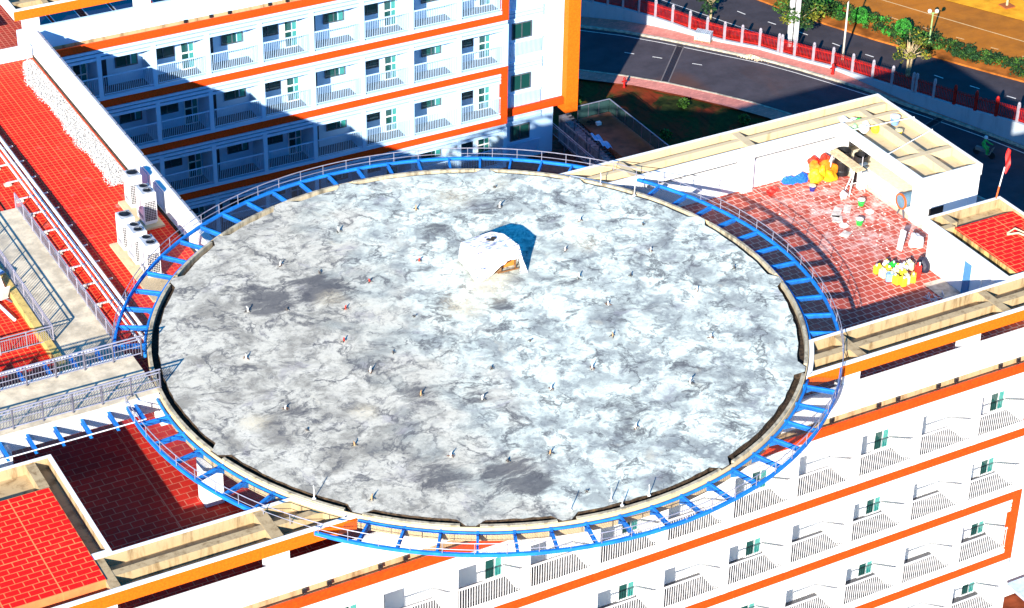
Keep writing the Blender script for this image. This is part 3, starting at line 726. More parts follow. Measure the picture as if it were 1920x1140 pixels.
# far canopy and east block
fyi, fyo = 9.5, 11.8
polyF = [(28.68, fyi), (28.68, 2.04), (32.9, 2.04), (32.9, fyo)] + [(RC * math.cos(R(a)), RC * math.sin(R(a))) for a in [ang(RC, fyo) + (ang(RC, fyi) - ang(RC, fyo)) * i / 8 for i in range(9)]]
tray(fw_, polyF, [(12.5, 32.6, 10.55, 10.85), (14.7, 15.15, 9.75, 11.5), (22.4, 22.9, 9.75, 11.5), (30.6, 31.0, 2.3, 10.5), (28.9, 32.6, 4.4, 4.75), (28.9, 32.6, 9.35, 9.65)], inner='rim')
for (x0, x1, y0, y1) in ((22.05, 22.75, 9.56, 10.2), (14.9, 15.6, 9.56, 10.2), (28.72, 29.3, 9.5, 10.1), (28.72, 29.25, 2.08, 2.8), (32.2, 32.85, 2.08, 2.8), (32.2, 32.85, 11.1, 11.75)):
    MB().box(x0, x1, y0, y1, -3.0, -.785).obj('column', MAT['white'], fw_)
MB().box(12, 32.85, 11.45, 11.7, -3.3, -1.2).obj('parapet', MAT['white'], fw_)
MB().box(12, 28.8, 9.9, 10.1, -3.0, -1.24).obj('terrace_wall', MAT['white'], fw_)
MB().box(32.6, 32.82, 2.1, 11.4, -3.3, -1.2).obj('parapet', MAT['white'], fw_)
MB().box(29.3, 32.5, 2.12, 2.35, -3.05, -.786).obj('end_wall', MAT['white'], fw_)
MB().box(29.5, 30.5, 2.085, 2.119, -2.95, -2.15).obj('painted_niche', cm('niche_shade_dark', (.02, .018, .016), .9), fw_)  # dark box on the wall face; the niche's shade is painted, not recessed
mb = MB(); 
for k in range(5): mb.box(29.08, 30.15, 2.85 + k * 1.32, 2.85 + k * 1.32 + 1.26, -3.0, -2.02)
mb.obj('low_wall', MAT['white'], fw_)
MB().box(29.06, 30.18, 2.85, 9.45, -2.019, -1.97).obj('low_wall_coping', cm('cream_coping', (.78, .70, .52), .8), fw_)
# stair house on the right
tray(fw_, [(26.2, -8.38), (26.2, -1.3), (31.4, -1.3), (31.4, -8.38)], [(26.45, 27.2, -2.75, -2.4), (27.2, 27.6, -2.45, -1.55)], -.1, -.8)
MB().box(26.45, 31.2, -8.36, -1.6, -3.0, -.81).obj('stair_house_wall', MAT['white'], fw_)
MB().box(27.2, 31.15, -8.15, -2.72, -.655, -.26).obj('stair_house_roof', [MAT['tile_roof']], fw_)
MB().box(27.14, 27.19, -8.15, -2.75, -.65, -.28).obj('roof_edge', stained_wall('rain_streaked_edge', (.66, .45, .16), (.12, .07, .03), .40, .62, .95), fw_)
MB().box(26.41, 26.44, -5.3, -4.75, -2.95, -.95).obj('door', cm('blue_grey_door', (.07, .22, .42)), fw_)
MB().tube([(26.36, -6.2, -2.95), (26.36, -6.2, -1.25), (26.2, -6.35, -1.15)], .05, 6).obj('downpipe', MAT['white2'], fw_)
# stair house on the left
tray(fw_, [(-22.03, yi - .02 + .03), (-22.03, -.5), (-40, -.5), (-40, yi + .01)], [(-23.3, -22.85, -2.85, -.75)], -.1, -.8)
MB().box(-40, -22.3, -8.36, -.8, -3.0, -.81).obj('stair_house_wall', MAT['white'], fw_)
MB().box(-40, -22.92, -10.1, -2.88, -.655, -.075).obj('stair_house_roof', [MAT['tile_roof']], fw_)

# flood lights along the front ledge
def floodlight():
    t = thing('floodlight', '', 'floodlight')
    MB().box(-.10, .10, -.06, .08, 0, .08).box(-.02, .02, -.02, .02, .08, .34).obj('bracket', MAT['raildark'], t, True)
    MB().add([(-.16, -.06, .30), (.16, -.06, .30), (.16, .07, .26), (-.16, .07, .26), (-.16, -.02, .56), (.16, -.02, .56), (.16, .10, .52), (-.16, .10, .52)], [(0, 3, 2, 1), (4, 5, 6, 7), (0, 1, 5, 4), (1, 2, 6, 5), (2, 3, 7, 6), (3, 0, 4, 7)]).obj('lamp_head', MAT['black'], t, True)
    return t
f0 = floodlight(); first = True
for (x, y, z, lb) in [(a, -11.17, -3.42, 'small dark floodlight in the tan gutter along the front wing parapet') for a in (13.51, 16.33, 17.5, 20.0, 21.12, 23.93, 25.09, -14.5, -13.31, -10.83, -9.59)] + [(a, 45.45, -3.42, 'small dark floodlight on the ledge above the rear wing orange band') for a in (2.6, 4.38, 5.68, 8.55, 9.8, 12.4)]:
    if first: o = f0; first = False
    else: o = dup(f0)
    o.location = (x, y, z); o['label'] = lb; o['group'] = 'floodlights on the roof ledges'; o.scale = (.62, .8, .8)

# ================================================================== REAR WING
rw = thing('hospital_wing', 'rear white hospital wing across the courtyard with rows of balconies and a tall orange fin', 'building', (9, 50, ZG))
MB().box(-14, 26.6, 47.052, 60, ZG, -3.35).box(26.6, 31.0, 46.35, 60, ZG, -3.36).box(31.0, 31.69, 46.352, 60, -16.05, -3.37).box(31.69, 32.6, 46.9, 60, -16.5, -3.371).obj('wall', MAT['shade_blue'], rw)
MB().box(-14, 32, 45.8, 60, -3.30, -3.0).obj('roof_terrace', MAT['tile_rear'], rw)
MB().box(-8.5, 32, 45.6, 45.8, -3.6, -1.5).obj('parapet', MAT['shade_blue'], rw)
MB().box(-7.3, 26.4, 45.122, 45.59, -3.56, -3.40).obj('roof_gutter', MAT['tan'], rw)
MB().box(-7.3, 26.4, 45.56, 45.598, -3.399, -3.05).obj('dirt_strip', MAT['tan'], rw)
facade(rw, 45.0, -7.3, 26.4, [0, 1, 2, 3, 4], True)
MB().box(-8.4, -7.31, 45.0, 45.59, ZG, -3.0).obj('corner_pier', MAT['shade_blue'], rw)
for li in (1, 2, 3, 4):
    zt = ZT[li]
    mb = MB()
    for q in range(3): mb.box(27.0, 29.9, 46.2, 46.34, zt - .75 - .28 * q, zt - .53 - .28 * q)
    mb.obj('slat_band', MAT['shade_blue_metal'], rw)
    if li < 4:
        o = put('window', win_frame(1.6, 1.25, 1).mesh('window', MAT['frame']), rw, (27.4, 46.34, zt - 2.85)); sub('glass', wb_g, o)
        mb = MB()
        for k in range(25): mb.box(27.2 + k * .105, 27.235 + k * .105, 46.16, 46.19, zt - 4.1, zt - 3.1)
        mb.box(27.15, 29.85, 46.15, 46.2, zt - 3.1, zt - 3.03); mb.obj('railing', MAT['shade_blue_metal'], rw)
MB().box(27.0, 31.69, 46.0, 46.34, -16.05, -15.5).obj('orange_band', MAT['band'], rw)
MB().box(31.7, 32.7, 45.7, 46.89, -16.7, 3).obj('orange_fin', MAT['fascia'], rw)
MB().box(26.6, 31.7, 46.36, 46.6, -3.35, 0).obj('end_wall', MAT['shade_blue'], rw)
# rear canopy
tray(rw, [(-8.6, 45.58), (34, 45.58), (34, 48.2), (-6.3, 48.2), (-6.3, 60), (-8.6, 60)], [(-8.3, 33.7, 46.6, 46.95), (-1.2, -.8, 45.85, 47.9), (-6.55, -6.2, 45.85, 47.9)])
MB().box(-8.62, 34, 45.555, 45.578, -.79, -.17).obj('canopy_fascia', MAT['fascia'], rw)
for x in (-7.95, -.55, 6.6, 14, 21.4, 28.8): MB().box(x, x + 1.0, 45.82, 46.4, -3.0, -.785).obj('column', MAT['white'], rw)
# solar panels
def solar():
    t = thing('solar_panel', '', 'solar panel')
    MB().box(-.85, .85, -1.5, 1.5, -.04, .0).obj('frame', MAT['alu'], t, True)
    MB().box(-.79, .79, -1.44, 1.44, .0, .012).obj('cells', MAT['panel'], t, True)
    mb = MB()
    for x in (-.6, .6): mb.box(x - .04, x + .04, -1.2, -1.12, -.5, -.04).box(x - .04, x + .04, 1.12, 1.2, -.5, -.04)
    mb.obj('stand', MAT['alu'], t, True); return t
s0 = solar()
for i, (x, y, lb) in enumerate(((-6.4, 48.9, 'dark solar panel right beside the left canopy column of the rear roof'), (-4.5, 48.9, 'dark solar panel under the rear canopy, second from the column'), (-2.3, 48.9, 'dark solar panel under the rear canopy after the red gap'), (-.4, 48.9, 'dark solar panel under the rear canopy left of the second column'), (-9.6, 50.6, 'dark solar panel on red tiles left of the rear canopy corner'), (2.2, 48.9, 'dark solar panel under the rear canopy right of the second column'))):
    o = s0 if i == 0 else dup(s0)
    o.location = (x, y, -2.45); o['label'] = lb; o['group'] = 'solar panels on the rear roof'

# ================================================================== LEFT WING
lw = thing('hospital_wing', 'left hospital wing with an orange-red tiled flat roof and a thick white parapet', 'building', (-18, 28, ZG))
MB().box(-40, -7.45, 11.52, 44.95, ZG, -3.35).obj('wall', MAT['white'], lw)
MB().box(-40, -7.9, 6.22, 44.9, -3.30, -3.0).obj('roof_terrace', MAT['tile_west'], lw)
MB().box(-7.86, -7.42, 12.5, 45.0, -3.6, -1.5).obj('parapet', MAT['white'], lw)
MB().box(-8.0, -7.87, 12.5, 44.8, -3.0, -2.93).obj('roof_gutter', MAT['gutter'], lw)
mb = MB(); y = 14.0
while y < 44.8: mb.box(-7.415, -7.30, y, y + 1.2, -1.66, -1.47); y += 1.42
mb.obj('coping', cm('grey_metal_coping', (.22, .25, .31), .5), lw)
MB().box(-16, -8.0, 44.6, 44.98, -3.3, -2.2).obj('end_wall', MAT['white'], lw)
# vents on the inner face of the parapet
for (y, lb) in ((24.6, 0), (22.3, 0)):
    MB().box(-7.91, -7.87, y, y + 1.3, -2.75, -1.62).obj('vent_cover', cm('pale_blue_panel', (.25, .40, .62)), lw)
# raised concrete platform with rails
MB().box(-17.8, -15.0, 6.3, 26.2, -3.0, -2.7).obj('service_platform', MAT['walk'], lw)
MB().box(-18.25, -17.85, 6.3, 26.0, -3.0, -2.55).obj('platform_edge', stained_wall('yellow_lit_edge', (.62, .45, .14), (.22, .14, .05), .45, .7, .8), lw)
def rail_run(p, q, h, posts, bars, mat, gapz=.12, mids=(.82,)):
    mb = MB(); p, q = Vector(p), Vector(q)
    mb.tube([p + Vector((0, 0, h)), q + Vector((0, 0, h))], .035, 6)
    for m in mids: mb.tube([p + Vector((0, 0, h * m)), q + Vector((0, 0, h * m))], .026, 6)
    mb.tube([p + Vector((0, 0, gapz)), q + Vector((0, 0, gapz))], .026, 6)
    for i in range(posts + 1):
        a = p.lerp(q, i / posts); mb.tube([a, a + Vector((0, 0, h))], .035, 6)
    for i in range(bars + 1):
        a = p.lerp(q, i / bars); mb.bar(a + Vector((0, 0, gapz)), a + Vector((0, 0, h * mids[0])), .018, .018)
    return mb
rail_run((-15.1, 10.3, -2.7), (-15.1, 26.2, -2.7), .95, 11, 84, MAT['rail']).obj('platform_railing', MAT['rail'], lw)
rail_run((-17.72, 12.3, -2.7), (-17.72, 26.0, -2.7), .95, 9, 66, MAT['rail']).obj('platform_railing', MAT['rail'], lw)
rail_run((-26, 12.2, -2.7), (-17.72, 12.25, -2.7), .95, 6, 66, MAT['rail']).obj('platform_railing', MAT['rail'], lw)

# pipes
G3 = 'pipes along the left roof'
for i, (x, r_, lb) in enumerate(((-13.45, .10, 'white roof pipe nearest the parapet, of the bundle on brackets'), (-13.75, .085, 'middle white pipe of the bundle along the left roof'), (-14.05, .07, 'thin pale pipe of the bundle nearest the railed platform'))):
    tag(MB().tube([(x + .15, 5.8, -2.72), (x + .15, 20, -2.70), (x + .15, 33, -2.72), (x + .15, 44.4, -2.70)], r_, 8).obj('roof_pipe', MAT['white2'], smooth=True), lb, 'pipe', G3)
def support():
    t = thing('pipe_support', '', 'pipe support')
    MB().box(-.9, -.5, -.15, .15, 0, .10).obj('block', cm('pale_mortar_block', (.62, .55, .44), .9, .2), t, True)
    MB().box(.35, .6, -.12, .12, 0, .08).obj('block', cm('pale_mortar_block', (.62, .55, .44), .9, .2), t, True)
    MB().box(-.8, .95, -.04, .04, .13, .20).box(-.75, -.67, -.04, .04, .08, .14).box(.42, .5, -.04, .04, .06, .14).obj('bracket', cm('pale_steel', (.60, .58, .55)), t, True); return t
p0 = support()
for i, y in enumerate((33.5, 31.5, 29.4, 27.3, 25.4, 23.2, 20.8, 18.9, 16.9, 14.8)):
    o = p0 if i == 0 else dup(p0)
    o.location = (-13.85, y, -3.0); o['label'] = 'pale steel bracket on a mortar block carrying the bundle of white roof pipes'; o['group'] = 'supports under the roof pipes'

# outdoor air conditioning units
def ac_unit(yl, fans, h=1.95):
    t = thing('air_conditioner', '', 'air conditioner', group='air conditioners on the left roof')
    xl = .78
    mb = MB().box(0, xl, 0, yl, .1, h).box(.06, xl - .06, .05, .16, 0, .1).box(.06, xl - .06, yl - .16, yl - .05, 0, .1)
    mb.obj('casing', MAT['ac'], t, True, bevel=.02)
    MB().box(.03, xl - .03, .03, yl - .03, h + .001, h + .03).obj('top_plate', cm('light_grey_top', (.42, .46, .52), .5), t, True)
    mb = MB(); nx = 7; nz = 11
    for i in range(nx):
        for k in range(nz):
            x0 = .06 + i * (xl - .12) / nx; z0 = .25 + k * (h - .75) / nz
            mb.box(x0 + .012, x0 + (xl - .12) / nx - .012, -.012, -.002, z0 + .014, z0 + (h - .75) / nz - .014)
    mb.obj('side_grille', MAT['black'], t, True)
    mb = MB()
    for k in range(5): mb.box(-.012, -.002, .12, yl - .12, .35 + k * .05, .37 + k * .05)
    mb.box(-.012, -.002, yl * .30, yl * .42, h * .45, h * .78)
    mb.obj('front_slots', MAT['acgrey'], t, True)
    for k in range(fans):
        cy_ = yl * (k + .5) / fans; rad = min(yl / fans, xl) * .44
        f = MB().lathe([(rad, h + .03), (rad, h + .09), (rad - .03, h + .09), (rad - .03, h + .04)], 20, (xl / 2, cy_, 0), False).obj('fan_ring', MAT['acgrey'], t, True)
        mb = MB().lathe([(rad - .03, h + .036), (0.01, h + .036)], 20, (xl / 2, cy_, 0), False)
        for q in range(3):
            a = q * 2.09 + k
            mb.add([(xl / 2, cy_, h + .07), (xl / 2 + math.cos(a) * rad * .9, cy_ + math.sin(a) * rad * .9, h + .045), (xl / 2 + math.cos(a + .9) * rad * .9, cy_ + math.sin(a + .9) * rad * .9, h + .08)], [(0, 1, 2)])
        e = mb.obj('fan_blades', MAT['black'], f, True)
    return t
AC = [(-9.4, 23.5, .9, 1, 'white single-fan outdoor unit farthest up the roof, next to the gravel'), (-9.4, 21.35, 1.15, 2, 'white twin-fan outdoor unit beside the parapet, in front of a single-fan one'),
      (-11.4, 19.3, .9, 1, 'white single-fan outdoor unit standing by the open red tiles'), (-11.35, 17.6, 1.15, 2, 'white twin-fan outdoor unit in the middle of the row of three'), (-11.25, 16.05, 1.15, 2, 'white twin-fan outdoor unit nearest the blue net ring')]
for x, y, yl, fn, lb in AC:
    t = ac_unit(yl, fn); t.location = (x, y, -2.88); t['label'] = lb
tag(MB().box(-9.75, -8.35, 21.0, 24.6, -3.0, -2.88).obj('concrete_plinth', MAT['rim']), 'low concrete plinth under the two outdoor units near the gravel', 'plinth')
tag(MB().box(-11.8, -10.3, 13.9, 20.4, -3.0, -2.88).obj('concrete_plinth', MAT['rim']), 'long low concrete plinth under the row of three outdoor units', 'plinth')

# gravel strip along the parapet
kind(MB().sheet([(-9.22, 26.8), (-9.2, 30), (-9.25, 36), (-9.2, 42), (-8.8, 44), (-8.1, 44.3), (-8.1, 26.8)], -2.985).obj('gravel_bed', plain('gravel_dust', (.70, .66, .62), .95, var=.4, scale=12)))
mb = MB(); rr = random.Random(9)
pl = [(-8.25, 44.3), (-8.15, 27.6)]
def gx(y): return -9.35 + .10 * math.sin(y * .9) + .07 * math.sin(y * 2.7) + max(0, (y - 42.5)) * .35 + rr.uniform(-.12, .12)
for k in range(11000):
    y = rr.uniform(26.6, 44.3); x = rr.uniform(gx(y), -8.2)
    e = min(1, (x - gx(y)) / .35) * min(1, (-8.1 - x) / .3); s_ = rr.uniform(.018, .045); z = -3.0 + rr.uniform(.0, .12) * max(0, e)
    a = rr.uniform(0, 3.1); c, q = math.cos(a) * s_, math.sin(a) * s_
    mb.add([(x + c, y + q, z), (x - q, y + c, z + .01), (x - c, y - q, z), (x + q, y - c, z - .01), (x, y, z + s_)], [(0, 1, 4), (1, 2, 4), (2, 3, 4), (3, 0, 4)])
kind(mb.obj('gravel', MAT['gravel']), 'stuff')

# ================================================================== WALKWAY TO THE PAD
wk = thing('walkway', 'raised concrete footbridge with grey railings and blue net brackets leading left from the helipad', 'footbridge', (-22, 3.5, -3))
MB().box(-40, -15.95, 1.78, 5.36, -.42, -.02).obj('deck_slab', MAT['walk'], wk)
MB().box(-40, -15.95, 1.60, 1.779, -.9, -.03).obj('edge_beam', MAT['white'], wk)
MB().box(-40, -15.95, 5.361, 5.54, -.9, -.03).obj('edge_beam', MAT['white'], wk)
for x in (-24.2, -31): MB().box(x, x + .8, 0.9, 6.2, -3.0, -.43).obj('pier', MAT['white'], wk)
for y, x1 in ((2.02, -15.75), (5.12, -15.5)):
    mb = MB(); x0 = -40; h = 1.06
    mb.tube([(x0, y, h), (x1, y, h)], .04, 6); mb.tube([(x0, y, h - .16), (x1, y, h - .16)], .032, 6); mb.tube([(x0, y, .10), (x1, y, .10)], .028, 6); mb.tube([(x0, y, .52), (x1, y, .52)], .02, 6)
    mb.obj('handrail', MAT['rail'], wk)
    mb = MB(); k = 0; x = x1 - .05
    while x > -27: mb.bar((x, y, .1), (x, y, h - .16), .024, .024); x -= .145
    mb.obj('baluster_row', MAT['raildark'], wk)
    x = x1 - .05
    while x > -27: MB().tube([(x, y, -.03), (x, y, h)], .045, 6).obj('rail_post', MAT['raildark'], wk); x -= 1.42
for s_, ys, ye in ((-1, 1.6, .25), (1, 5.54, 6.9)):
    x = -17.25
    while x > -27:
        MB().box(x - .07, x + .07, min(ys, ye), max(ys, ye), -.21, -.18).box(x - .02, x + .02, min(ys, ye), max(ys, ye), -.39, -.21).box(x - .07, x + .07, min(ys, ye), max(ys, ye), -.42, -.39).obj('bracket', MAT['blue'], wk); x -= 1.30
    MB().add([(-40, ys, -.27), (-17.3, ys, -.27), (-17.3, ye, -.27), (-40, ye, -.27)], [(0, 1, 2, 3)]).obj('safety_net', MAT['net'], wk)
    MB().tube([(-40, ye, -.2), (-17.2, ye, -.2)], .03, 6).obj('net_cable', MAT['white2'], wk)

exec_rest = True
# ================================================================== VEGETATION
def leaf_cloud(mb, c, rad, n, size, rr, shell=.45):
    for _ in range(n):
        while True:
            p = Vector((rr.uniform(-1, 1), rr.uniform(-1, 1), rr.uniform(-1, 1)))
            if shell < p.length < 1: break
        p = Vector((c[0] + p.x * rad[0], c[1] + p.y * rad[1], c[2] + p.z * rad[2]))
        a = Vector((rr.uniform(-1, 1), rr.uniform(-1, 1), rr.uniform(-.6, .6))).normalized(); b = a.cross(Vector((rr.uniform(-1, 1), rr.uniform(-1, 1), rr.uniform(-1, 1)))).normalized()
        s_ = size * rr.uniform(.6, 1.4); a *= s_; b *= s_ * .6
        mb.add([p - a, p + b, p + a, p - b], [(0, 1, 2, 3)])
def tree(name, label, x, y, h, cr, clumps, n, size, mats, seed, trunks=1, group=None, sparse=False):
    rr = random.Random(seed); t = thing(name, label, 'tree', (x, y, ZG), group=group)
    mb = MB(); tips = []
    for k in range(trunks):
        ox, oy = rr.uniform(-.25, .25) * (trunks > 1), rr.uniform(-.25, .25) * (trunks > 1)
        top = (x + ox * 3 + rr.uniform(-.2, .2), y + oy * 3 + rr.uniform(-.2, .2), ZG + h * .75)
        mb.tube([(x + ox, y + oy, ZG), (x + ox * 1.6, y + oy * 1.6, ZG + h * .35), top], [.11, .085, .04], 7); tips.append(top)
    cl = []
    for k in range(clumps):
        a = rr.uniform(0, 6.28); q = cr * math.sqrt(rr.uniform(.05, 1)) * .75; z = ZG + h * rr.uniform(.42, .95)
        c = (x + q * math.cos(a), y + q * math.sin(a), z); cl.append(c)
        b = rr.choice(tips); mb.tube([(x + (b[0] - x) * .5, y + (b[1] - y) * .5, ZG + h * .38), ((x + c[0]) / 2, (y + c[1]) / 2, (z + ZG + h * .45) / 2), c], [.05, .035, .012], 5)
    mb.obj('trunk', MAT['bark'], t)
    mb = MB()
    for c in cl:
        mb.cur = rr.choice(range(len(mats))); s_ = rr.uniform(.6, 1.15) * cr * (.30 if sparse else .42)
        leaf_cloud(mb, c, (s_, s_, s_ * .75), n, size, rr, .25)
    mb.obj('crown', mats, t)
    return t
tree('street_tree', 'leafy tree with yellow-green patches around the concrete pole behind the red fence', 58.5, 54.1, 4.2, 2.1, 26, 120, .11, [MAT['leaf'], MAT['leaf'], MAT['leafy'], MAT['leafd']], 3)
tree('street_tree', 'thin airy multi-stemmed tree behind the fence with pale stems showing', 62.3, 44.3, 4.0, 1.9, 22, 42, .10, [MAT['leaf'], MAT['leafy'], MAT['leafd']], 5, 3, None, True)
tree('street_tree', 'dark shaded tree on the near edge of the highway by the top of the picture', 54.3, 60.6, 3.2, 1.5, 18, 110, .12, [MAT['leafd']], 8)
tree('street_tree', 'pale trunk of a roadside tree in a brick pit on the ochre dirt', 78.2, 51.4, 3.6, 1.0, 8, 60, .10, [MAT['leaf']], 12)
tag(MB().box(77.7, 78.7, 50.9, 51.9, ZG, ZG + .12).obj('tree_pit', cm('brick_pit', (.34, .09, .02), .9)), 'square reddish brick pit around the roadside trunk', 'tree pit')
# ground cover on the median and round clipped shrubs
def along(pa, pb, s):
    # s in 0..1 along two polylines of equal count, from index 2 on
    n = len(pa) - 1; f = s * n; i = min(int(f), n - 1); u = f - i
    a = Vector(pa[i]).lerp(Vector(pa[i + 1]), u); b = Vector(pb[min(i, len(pb) - 2)]).lerp(Vector(pb[min(i + 1, len(pb) - 1)]), u)
    return a, b
rr = random.Random(21); mb = MB()
mn = med_near[1:11]; mf = med_far[1:10] + [med_far[9]]
for k in range(430):
    s = rr.uniform(.0, 1.0)
    a, b = along(med_near[1:10], med_far[1:10], s)
    u = rr.uniform(.30, .95); p = a.lerp(b, u); dark = p.x > 66.3
    if rr.random() < .18: continue
    mb.cur = (2 if rr.random() < .75 else 0) if p.x > 68 else rr.choice((0, 0, 1, 2))
    q = rr.uniform(.28, .52); leaf_cloud(mb, (p.x, p.y, ZG + .14 + q * .55), (q, q, q * .8), 62, .085, rr, .4)
kind(mb.obj('hedge', [MAT['leaf'], MAT['leaf2'], MAT['leafd']]), 'stuff')
for i, (x, y, r_, lb) in enumerate(((62.6, 57.6, .78, 'round clipped bright green shrub on the median, left of the lamp arm'), (64.75, 54.1, .68, 'round clipped bright green shrub in the middle of the median hedge'), (66.6, 50.6, .68, 'round clipped bright green shrub just left of the green lamp post'))):
    t = thing('round_shrub', lb, 'shrub', (x, y, ZG), group='clipped shrubs on the median')
    MB().tube([(x, y, ZG), (x, y, ZG + .6)], .06, 6).obj('stem', MAT['bark'], t)
    mb = MB(); leaf_cloud(mb, (x, y, ZG + .2 + r_), (r_, r_, r_), 1500, .075, random.Random(i), .78); mb.obj('foliage', MAT['leaf2'], t)
for i, (x, y, lb) in enumerate(((43.6, 48.0, 'small dark shrub on the shaded lawn nearest the pink pavement'), (46.3, 43.6, 'small dark shrub on the lawn close to the canopy rim, right side'), (39.6, 44.2, 'small bushy green plant in the middle of the shaded lawn'), (36.6, 47.9, 'low green clump on the lawn behind the glass railing'), (36.6, 52.3, 'small dark plant on the lawn beside the orange fin'))):
    t = thing('lawn_shrub', lb, 'shrub', (x, y, ZG), group='small shrubs on the lawn')
    MB().tube([(x, y, ZG - .05), (x, y, ZG + .4)], .04, 5).obj('stem', MAT['bark'], t)
    mb = MB(); leaf_cloud(mb, (x, y, ZG + .4), (.5, .5, .4), 260, .10, random.Random(i + 40), .2); mb.obj('foliage', MAT['leaf'], t)

# ================================================================== STREET FURNITURE
def polep(name, label, cat, x, y): return thing(name, label, cat, (x, y, ZG))
t = polep('utility_pole', 'thick grey concrete double pole rising through the leafy tree by the fence', 'pole', 57.25, 53.16)
MB().box(57.05, 57.35, 53.2, 53.5, ZG, ZG + 11).obj('shaft', MAT['pole'], t)
MB().box(57.40, 57.68, 52.86, 53.14, ZG, ZG + 11).obj('shaft', MAT['pole'], t)
MB().box(56.9, 57.8, 53.0, 53.35, ZG + 9.6, ZG + 9.9).obj('crossarm', MAT['pole'], t)
t = polep('street_lamp', 'tall pale street lamp behind the red fence with its arm curving right', 'street lamp', 59.63, 49.29)
MB().tube([(59.63, 49.29, ZG), (59.63, 49.29, ZG + 3), (59.63, 49.29, ZG + 5.0), (59.75, 49.25, ZG + 5.5), (60.2, 49.2, ZG + 5.95), (61.4, 49.1, ZG + 6.1)], [.10, .08, .065, .06, .05, .045], 8).obj('pole', cm('pale_pole', (.62, .58, .50)), t, smooth=True)
MB().box(61.3, 62.0, 49.0, 49.25, ZG + 6.02, ZG + 6.16).obj('lamp_head', MAT['alu'], t)
t = polep('street_lamp', 'green post lamp with two white globes standing in the median hedge', 'street lamp', 67.68, 48.44)
MB().tube([(67.68, 48.44, ZG), (67.68, 48.44, ZG + .5), (67.7, 48.42, ZG + 2.85)], [.13, .075, .06], 8).bar((67.45, 48.55, ZG + 2.8), (67.95, 48.3, ZG + 2.8), .06, .05).obj('post', cm('pale_green_paint', (.28, .42, .16)), t)
for dx in (-.26, .26): MB().lathe([(.02, 0), (.12, .04), (.17, .14), (.15, .26), (.06, .33), (.0, .34)], 12, (67.7 + dx, 48.42 - dx * .5, ZG + 2.8)).obj('globe', cm('white_globe', (.8, .78, .7)), t, smooth=True)
# drain grates over the site road
for i, (a, b, lb) in enumerate((((49.35, 57.45), (44.35, 52.05), 'dark steel drain grate crossing the shaded road by the pallet'), ((60.9, 37.6), (54.6, 35.4), 'dark drain grate crossing the road near the roof corner'))):
    t = thing('drain_grate', lb, 'drain grate', (a[0], a[1], ZG), group='drain grates across the site road')
    a, b = Vector((*a, ZG + .012)), Vector((*b, ZG + .012)); tt = (b - a).normalized(); nn = Vector((-tt.y, tt.x, 0)) * .3
    for s_ in (-1, 1): MB().bar(a + nn * s_, b + nn * s_, .10, .02).obj('frame', cm('worn_edge', (.15, .13, .13), .8), t)
    mb = MB()
    for k in range(-2, 3): mb.bar(a + nn * k * .33, b + nn * k * .33, .07, .012)
    mb.obj('bars', cm('grate_black', (.010, .010, .016), .6), t)
# pallet of pale blocks
t = thing('block_stack', 'stack of pale grey paving blocks on a pallet beside the fence', 'block stack', (51.4, 57.2, ZG + .12), R(-50))
mb = MB()
for i in range(9):
    for k in range(4): mb.box(-.68 + i * .152, -.68 + i * .152 + .125, -.42, .42, .14 + k * .17, .14 + k * .17 + .15)
mb.obj('blocks', cm('pale_blue_block', (.42, .50, .56), .9, .2), t, True)
MB().box(-.72, .72, -.45, .45, .08, .13).box(-.7, -.55, -.45, .45, 0, .08).box(.55, .7, -.45, .45, 0, .08).box(-.08, .08, -.45, .45, 0, .08).obj('pallet', cm('pallet_wood', (.30, .20, .11), .9), t, True)
# rubble heap
rr = random.Random(5); mb = MB()
for k in range(420):
    u = rr.gauss(0, .5); v = rr.gauss(0, .28); x = 53.3 + u * .62 - v * .5; y = 52.85 - u * .85 - v * .35; z = ZG + .02 + max(0, .28 - abs(u) * .25 - abs(v) * .4) * rr.random()
    s_ = rr.uniform(.03, .10); mb.add([(x + s_, y, z), (x, y + s_, z), (x - s_, y, z), (x, y - s_, z), (x, y, z + s_)], [(0, 1, 4), (1, 2, 4), (2, 3, 4), (3, 0, 4)])
kind(mb.obj('rubble', cm('pale_rubble', (.66, .52, .36), .95, .3)), 'stuff')
# red painted marker on the fence and hydrant on the pavement
t = thing('fire_hydrant', 'red hydrant standing at the lawn edge of the pink pavement', 'hydrant', (41.3, 53.0, ZG))
MB().lathe([(.12, 0), (.12, .1), (.08, .14), (.08, .7), (.12, .74), (.05, .9)], 10).obj('barrel', MAT['fencered'], t, True)
MB().bar((-.22, 0, .55), (.22, 0, .55), .09, .09).obj('outlet', MAT['fencered'], t, True)
t = thing('fire_hydrant', 'red hydrant in front of the red fence on the sunlit pavement', 'hydrant', (57.2, 47.3, ZG + .13))
MB().lathe([(.14, 0), (.14, .1), (.1, .14), (.1, .75), (.14, .8), (.05, .95)], 10).obj('barrel', MAT['fencered'], t, True)
MB().bar((-.26, 0, .55), (.26, 0, .55), .1, .1).obj('outlet', MAT['fencered'], t, True)
